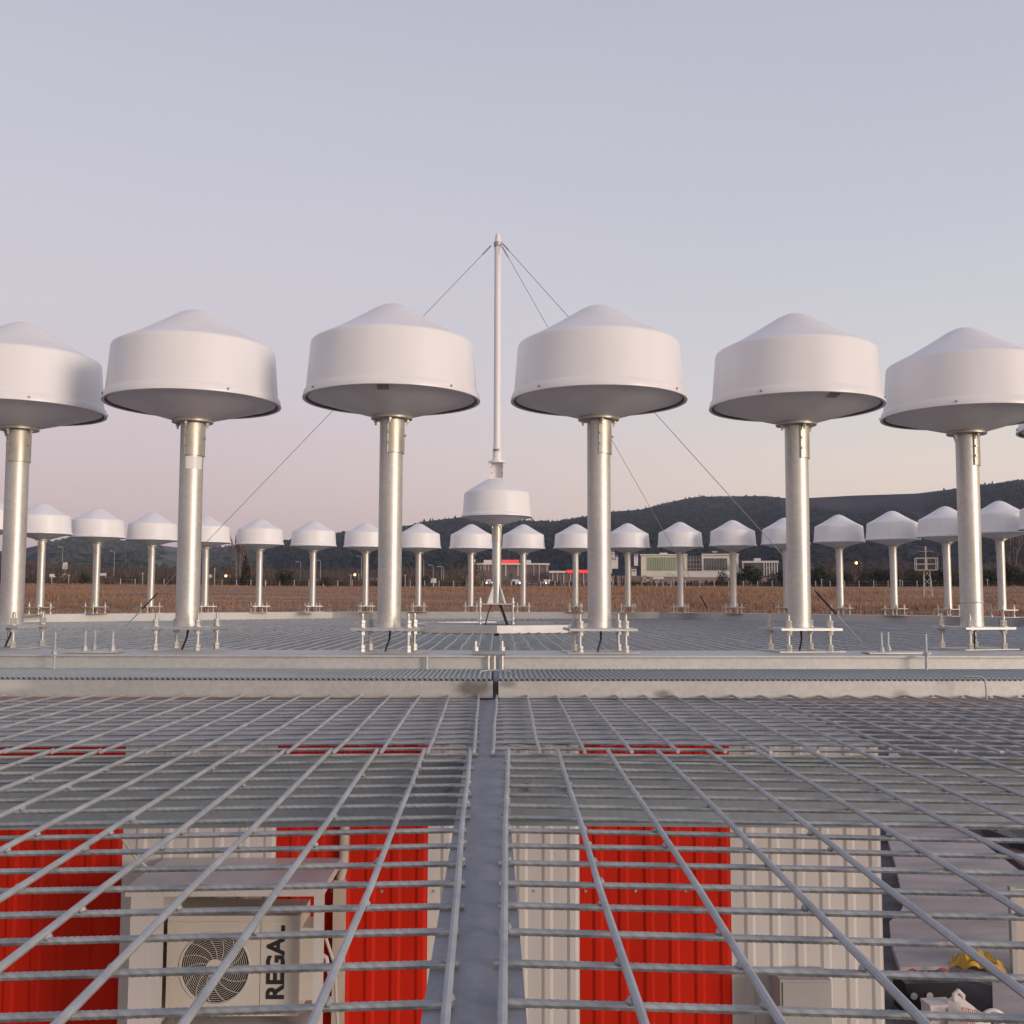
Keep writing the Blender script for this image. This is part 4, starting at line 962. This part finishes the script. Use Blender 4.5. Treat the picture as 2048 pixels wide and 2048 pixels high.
# office block
t, hw, h, X, Z = bld('office_building', 'cream office block with green glazed facade and dark finned wing', 1283, 1373, 1111, 1148, 480, 16, M_WALLC)
for k in range(16):
    x0 = 1296 + k*(1369-1296)/16; b = MB(); b.box(X(x0), X(x0+3.6), -.35, -.02, Z(1141), Z(1115)); b.build('window', M_GLASSG, t, smooth=False)
b = MB(); b.box(X(1281), X(1374), -.8, 16, h, h+.5); b.build('roof_slab', M_WALLC, t, smooth=False)
b = MB(); b.box(X(1320), X(1335), 4, 9, h+.5, h+1.3); b.build('plant_room', M_WALLC, t, smooth=False)
t, hw, h, X, Z = bld('office_wing', 'finned office wing in a cream frame right of the green glazed block', 1407, 1476, 1111, 1143, 482, 16, M_WALLC)
for k in range(15):
    x0 = 1409.5 + k*(1455-1409.5)/15; b = MB(); b.box(X(x0), X(x0+1.9), -.3, -.02, Z(1140), Z(1117)); b.build('window', M_GLASSD, t, smooth=False)
b = MB(); b.box(X(1405), X(1477), -.9, 16, h, h+.6); b.build('roof_slab', M_WHITEB, t, smooth=False)
b = MB(); b.box(X(1405), X(1407.5), -.9, 0, 0, h); b.build('frame', M_WHITEB, t, smooth=False)
for x in (1428, 1432):
    b = MB(); b.lathe([(.001, h+1.2), (.5, h+1.4), (.8, h+1.9)], 10, c=(X(x), 3, 0)); b.build('roof_dish', M_WHITEB, t)
t, hw, h, X, Z = bld('glass_link', 'bluish glazed link between the two office blocks', 1374, 1405, 1113, 1146, 486, 10, M_GLASSD)
for k in range(5):
    b = MB(); b.box(X(1375+k*6), X(1375.6+k*6), -.2, 0, 0, h); b.build('mullion', M_WHITEB, t, smooth=False)
for k in range(3):
    b = MB(); b.box(-hw, hw, -.15, -.01, h*(.25+.25*k), h*(.25+.25*k)+.3); b.build('floor_band', M_POST, t, smooth=False)
t, hw, h, X, Z = bld('terrace_wall', 'pale terrace wall in front of the office blocks', 1371, 1458, 1143, 1151, 470, 3, M_WHITEB, 'wall')
b = MB(); b.box(-hw, hw, -.2, .3, h, h+.25); b.build('coping', M_WALLC, t, smooth=False)
t, hw, h, X, Z = bld('white_pavilion', 'low white framed pavilion right of the office blocks', 1488, 1554, 1126, 1142, 470, 10, M_GLASSD)
b = MB(); b.box(-hw-.4, hw+.4, -.8, 10, h, h+.8); b.build('roof_slab', M_WHITEB, t, smooth=False)
b = MB(); b.box(X(1509), X(1522), 1, 6, h+.8, h+2); b.build('roof_block', M_WHITEB, t, smooth=False)
for x in (1487, 1527, 1532, 1537, 1542, 1547, 1552):
    b = MB(); b.box(X(x), X(x+1.6), -.6, -.02, -2, h); b.build('column', M_WHITEB, t, smooth=False)
# houses on the slope behind
for i, (u, vt, vb, wpx) in enumerate(((1222, 1104, 1112, 14), (1228, 1114, 1122, 16), (1218, 1126, 1131, 12), (1272, 1110, 1116, 8), (1268, 1138, 1146, 10))):
    t, hw, h, X, Z = bld('hillside_house', 'small pale house on the slope left of the office block, %s' % ('topmost', 'second, wide front', 'third from top', 'beside the block roof', 'at the block foot')[i], u-wpx/2, u+wpx/2, vt, vb, 560, 7, M_WHITEB, 'house')
    b = MB(); b.add([(-hw-.2, -.3, h), (hw+.2, -.3, h), (hw+.2, 7.3, h), (-hw-.2, 7.3, h), (-hw-.2, 3.5, h+1.2), (hw+.2, 3.5, h+1.2)], [(0, 1, 5, 4), (2, 3, 4, 5), (0, 4, 3), (1, 2, 5)]); b.build('roof', M_BROWNF, t, smooth=False)
    for k in (-.5, .15):
        b = MB(); b.box(hw*k, hw*(k+.35), -.1, 0, h*.3, h*.75); b.build('window', M_GLASSD, t, smooth=False)
# filling-station style canopies and signs at the left
def canopy(label, u0, u1, vt, vb, vg, d):
    u = (u0+u1)/2; P = bgpt(u, d, vg); t = thing('roadside_canopy', label, 'canopy', P, face(u)); hw = W(u1-u0, d)/2
    b = MB(); b.box(-hw, hw, 0, 5, W(vg-vb, d), W(vg-vt, d)); b.build('roof', M_WHITEB, t, smooth=False)
    for x in (-.9, .9):
        b = MB(); b.box(hw*x-.12, hw*x+.12, 1, 1.24, 0, W(vg-vb, d)); b.build('post', M_POST, t, smooth=False)
canopy('white roadside canopy with a tall sign beside it at the left', 101, 129, 1150, 1156, 1172, 280)
canopy('small white canopy right of the second far pole', 196, 211, 1148, 1153, 1172, 285)
def board(label, u, w_, vt, vb, vg, d, name='sign_board'):
    P = bgpt(u, d, vg); t = thing(name, label, 'sign', P, face(u)); b = MB(); hw = W(w_, d)/2; b.box(-hw, hw, -.1, .1, W(vg-vb, d), W(vg-vt, d)); b.build('panel', M_WHITEB, t, smooth=False)
    b = MB(); b.box(-.14, .14, .1, .35, 0, W(vg-vt, d)-.1); b.build('post', M_POST, t, smooth=False)
board('tall white sign on a post above the left canopy', 129, 8, 1128, 1140, 1165, 278)
board('white roadside board standing left of the central pole', 867, 11, 1157, 1166, 1180, 215)
board('wide white board below the green glazed office block', 1317, 21, 1154, 1158, 1166, 300)
# low white depot building and sheds
t, hw, h, X, Z = bld('depot_building', 'low white depot with dark doorways behind the field', 1297, 1347, 1170, 1180, 246, 6, M_WHITEB)
b = MB(); b.box(-hw-.2, hw+.2, -.4, 6.2, h, h+.18); b.build('roof', M_POST, t, smooth=False)
for x in (1300, 1305, 1328, 1333):
    b = MB(); b.box(X(x), X(x+3), -.06, 0, 0, h*.6); b.build('doorway', M_HOLE, t, smooth=False)
t, hw, h, X, Z = bld('pale_shed', 'pale sloping shed right of the depot', 1350, 1405, 1174, 1181, 248, 6, M_POST)
b = MB(); b.add([(-hw-.2, -.3, h), (hw+.2, -.3, h*.55), (hw+.2, 6.2, h*.55), (-hw-.2, 6.2, h)], [(0, 1, 2, 3)]); b.build('roof', M_WHITEB, t, smooth=False)
t, hw, h, X, Z = bld('red_wall', 'long dark red wall below the brown building', 1050, 1112, 1168, 1177, 252, .4, M_BRICK, 'wall')
b = MB(); b.box(-hw, hw, -.06, .46, h, h+.12); b.build('coping', M_POST, t, smooth=False)
for i, (u0, u1, v0, v1) in enumerate(((640, 662, 1160, 1166), (665, 688, 1162, 1168), (740, 760, 1158, 1166), (690, 700, 1163, 1168), (418, 426, 1150, 1153), (590, 650, 1160, 1165))):
    t, hw, h, X, Z = bld('white_shed', 'low white shed far behind the field, %s' % ('left of the pale poplar poles', 'right of the first shed', 'behind the third near pole', 'smallest, between two sheds', 'left of the cypress', 'longest and lowest')[i], u0, u1, v0, v1, 330, 5, M_WHITEB, 'shed')
    b = MB(); b.box(-hw-.2, hw+.2, -.3, 5.2, h, h+.2); b.build('roof', M_POST, t, smooth=False)
# road
b = MB(); pts = []
for i in range(60):
    u = -300+2700*i/59; a, c = bgpt(u, 229), bgpt(u, 241); b.v += [(a.x, a.y, a.z+.12), (c.x, c.y, c.z+.12)]
for i in range(59): b.f.append((2*i, 2*i+2, 2*i+3, 2*i+1))
tag(fixn(b.build('road', M_POST)), 'grey road running behind the field', 'road', kind='structure')
# vehicles
def car(label, u, d, lights=True, s=1):
    P = bgpt(u, d); P.z += .13; t = thing('car', label, 'car', P, face(u)+.9, 'cars on the road')
    b = MB(); prof = [(-2.1, .35), (2.1, .35), (2.15, .75), (1.2, .95), (.6, 1.42), (-1.0, 1.45), (-1.7, 1.0), (-2.12, .9)]
    vs = [(x, -.85 if z < 1 else -.7, z) for x, z in prof] + [(x, .85 if z < 1 else .7, z) for x, z in prof]; n = len(prof)
    b.add(vs, [tuple(range(n)), tuple(range(2*n-1, n-1, -1))] + [(i, i+n, (i+1) % n+n, (i+1) % n) for i in range(n)]); fixn(b.build('body', M_CARW, t, smooth=False))
    b = MB(); b.box(-.95, .5, -.80, .80, 1.0, 1.3); b.build('windows', M_GLASSD, t, smooth=False)
    for x in (-1.35, 1.35):
        for y in (-.87, .87):
            b = MB(); b.tube([(x, y-.08, .33), (x, y+.08, .33)], .33, 12); b.build('wheel', M_TYRE, t)
    for y in (-.6, .6):
        b = MB(); b.tube([(2.13, y, .68), (2.18, y, .68)], .13, 10); b.build('headlight', M_LAMP if lights else M_WHITEB, t)
    t.rotation_euler = (0, 0, face(u)-R_(78)); return t
car('white car with lit headlights left of the central pole', 974, 235)
car('white car with lit headlights just right of the central pole', 1030, 235)
car('white van-like car with lit headlights near the dark red wall', 1094, 235)
P = bgpt(1276, 234); P.z += .13; t = thing('tanker_truck', 'tanker truck with brown tank and beige cab on the road', 'truck', P, face(1276)-R_(20))
b = MB(); b.lathe([(.001, -2.4), (.6, -2.38), (.75, -2.2), (.75, .9), (.6, 1.08), (.001, 1.1)], 16)
b.v = [(z, x, y+1.25) for x, y, z in b.v]; fixn(b.build('tank', M_TANK, t))
b = MB(); b.box(1.25, 2.3, -.8, .8, .45, 2.3); cbo = b.build('cab', M_CAB, t, smooth=False)
b = MB(); b.box(2.3, 2.32, -.7, .7, 1.45, 2.1); b.build('windscreen', M_GLASSD, cbo, smooth=False)
for y in (-.6, .6):
    b = MB(); b.tube([(2.3, y, .7), (2.36, y, .7)], .13, 10); b.build('headlight', M_LAMP, cbo)
b = MB(); b.box(-2.4, 2.2, -.6, .6, .4, .5); b.build('chassis', M_TYRE, t, smooth=False)
for x in (-1.9, -1.1, 1.7):
    for y in (-.75, .75):
        b = MB(); b.tube([(x, y-.12, .4), (x, y+.12, .4)], .4, 12); b.build('wheel', M_TYRE, t)
P = bgpt(1220, 234); P.z += .13; t = thing('white_truck', 'small white box truck at the left of the tanker', 'truck', P, face(1220))
b = MB(); b.box(-.6, .6, -.7, .7, .5, 1.7); b.build('cargo_box', M_CARW, t, smooth=False)
b = MB(); b.box(.62, 1.2, -.65, .65, .4, 1.3); b.build('cab', M_CARW, t, smooth=False)
for x in (-.3, .9):
    b = MB(); b.tube([(x, -.75, .3), (x, .75, .3)], .3, 12); b.build('wheel', M_TYRE, t)
# lamp posts and utility poles
def lamp(label, u, vt, d, m_=None, vb=None, arm=.9, name='street_lamp'):
    P = bgpt(u, d, vb) if vb else bgpt(u, d); h = W(1198-vt, d) - P.z; t = thing(name, label, 'street lamp', P, face(u), 'lamp posts beyond the field')
    b = MB(); b.tube([(0, 0, -.5), (0, 0, h)], .09, 6, rs=[.10, .06]); b.build('post', M_POST, t)
    b = MB(); b.tube([(0, 0, h), (-arm*.6, 0, h+.25), (-arm, 0, h+.25)], .05, 5); b.build('arm', M_POST, t)
    b = MB(); b.cbox((-arm-.15, 0, h+.2), .7, .3, .14); hd = b.build('lamp_head', M_POST, t, smooth=False)
    if m_: b = MB(); b.lathe([(.001, -.36), (.26, -.2), (.32, 0), (.26, .2), (.001, .3)], 12, c=(-arm-.2, 0, h-.2)); b.build('lit_globe', m_, hd)
lamp('street lamp glowing orange against the dark woods at the right', 1724, 1127, 260, M_SODIUM)
lamp('street lamp glowing white near the second near antenna from right', 1628, 1139, 265, M_WLAMP)
lamp('street lamp glowing warm yellow left of the cypress', 459, 1154, 300, M_SODIUM)
lamp('street lamp glowing yellow left of the third near pole', 717, 1150, 300, M_SODIUM)
for u, vt, d in ((122, 1106, 330), (226, 1112, 340), (600, 1128, 300), (640, 1125, 290), (722, 1116, 300), (847, 1122, 300), (866, 1133, 290), (883, 1136, 290), (887, 1136, 295), (926, 1152, 260), (1078, 1130, 300), (1347, 1150, 220), (1478, 1138, 250), (1482, 1140, 250), (1496, 1150, 230), (1541, 1140, 250), (1546, 1138, 255)):
    lamp('thin unlit lamp post standing beyond the field', u, vt, d)
def pole(label, u, vt, d):
    P = bgpt(u, d); h = W(1198-vt, d)-P.z; t = thing('utility_pole', label, 'pole', P, face(u), 'thin poles along the field edge'); b = MB(); b.tube([(0, 0, -.5), (0, 0, h)], .07, 6); b.build('shaft', M_POST, t)
    b = MB(); b.cbox((0, 0, h-.2), .5, .06, .08); b.build('crossarm', M_POST, t, smooth=False)
for u, vt, d in ((284, 1150, 190), (428, 1140, 190), (531, 1165, 185), (701, 1150, 190), (810, 1150, 190), (1644, 1158, 190), (1976, 1160, 190), (1801, 1160, 195), (102, 1160, 190), (136, 1155, 195), (1367, 1172, 190)): pole('thin grey pole at the far edge of the field', u, vt, d)
# wire fence along the field edge
t = thing('wire_fence', 'low wire fence with pale posts along the far edge of the field', 'fence', bgpt(1024, 182)); o0 = t.location.copy()
prev = None
for i in range(60):
    u = 240+i*29; P = bgpt(u, 182)-o0; b = MB(); b.tube([tuple(P-Vector((0, 0, .2))), tuple(P+Vector((0, 0, 1.15)))], .045, 5); b.build('post', M_WHITEB, t)
    if prev is not None:
        b = MB()
        for z in (.5, 1.0): b.tube([prev+Vector((0, 0, z)), P+Vector((0, 0, z))], .008, 3, caps=False)
        b.build('wire', M_WIRE, t)
    prev = P
# lattice tower
dT = 95; P = bgpt(1858, dT); P.z = W(1198-1240, dT); t = thing('lattice_tower', 'small pale lattice tower with a railed platform at the right', 'tower', P, face(1858)+.1)
def TZ(v): return W(1240-v, dT)
hz = TZ(1143); w0, w1 = W(19, dT)/2, W(10, dT)/2
cor = [(-1, -1), (1, -1), (1, 1), (-1, 1)]
for sx, sy in cor:
    b = MB(); b.tube([(sx*w0, sy*w0, 0), (sx*w1-.12, sy*w1, hz)], .035, 5); b.build('leg', M_TOWER, t)
nb = 7
for f in range(4):
    (x0, y0), (x1, y1) = cor[f], cor[(f+1) % 4]; b = MB()
    for k in range(nb):
        s0, s1 = k/nb, (k+1)/nb; wa, wb = w0+(w1-w0)*s0, w0+(w1-w0)*s1; A, B = ((x0, y0), (x1, y1)) if k % 2 else ((x1, y1), (x0, y0))
        b.tube([(A[0]*wa-.12*s0, A[1]*wa, hz*s0), (B[0]*wb-.12*s1, B[1]*wb, hz*s1)], .025, 4)
    b.build('bracing', M_TOWER, t)
pw = W(37, dT)/2; z0, z1 = TZ(1143), TZ(1121)
b = MB(); b.cbox((-.15, 0, z0), pw*2, pw*1.6, .06); b.build('platform', M_TOWER, t, smooth=False)
b = MB()
for z in ((z0+z1)/2, z1):
    q = [(-.15-pw, -pw*.8, z), (-.15+pw, -pw*.8, z), (-.15+pw, pw*.8, z), (-.15-pw, pw*.8, z), (-.15-pw, -pw*.8, z)]
    for a_, c_ in zip(q, q[1:]): b.tube([a_, c_], .03, 4)
for x in (-pw, 0, pw):
    for y in (-pw*.8, pw*.8): b.tube([(-.15+x, y, z0), (-.15+x, y, z1)], .03, 4)
b.build('railing', M_TOWER, t)
b = MB(); b.tube([(-.15, 0, z0), (-.15, 0, TZ(1104))], .035, 6); b.tube([(-.7, 0, TZ(1108)), (.4, 0, TZ(1108))], .02, 4); b.build('top_mast', M_TOWER, t)
b = MB(); b.cbox((-.15, 0, TZ(1102)), .12, .12, .28); b.build('beacon', M_TOWER, t, smooth=False)

# evening haze
b = MB(); b.box(-2950, 2950, -2950, 2950, -6, 235); hz_ = b.build('haze', None, smooth=False) if False else None
hm = bpy.data.meshes.new('haze'); hm.from_pydata(b.v, [], b.f); ho = bpy.data.objects.new('haze', hm); COL.objects.link(ho)
M_HAZE = bpy.data.materials.new('haze'); M_HAZE.use_nodes = True; tt = M_HAZE.node_tree; tt.nodes.remove(tt.nodes['Principled BSDF'])
pv = tt.nodes.new('ShaderNodeVolumePrincipled'); pv.inputs['Color'].default_value = (.76, .83, 1, 1); pv.inputs['Density'].default_value = .00010
tt.links.new(pv.outputs[0], tt.nodes['Material Output'].inputs['Volume']); hm.materials.append(M_HAZE)
tag(ho, 'thin evening haze over the field and hills', 'haze', kind='stuff')
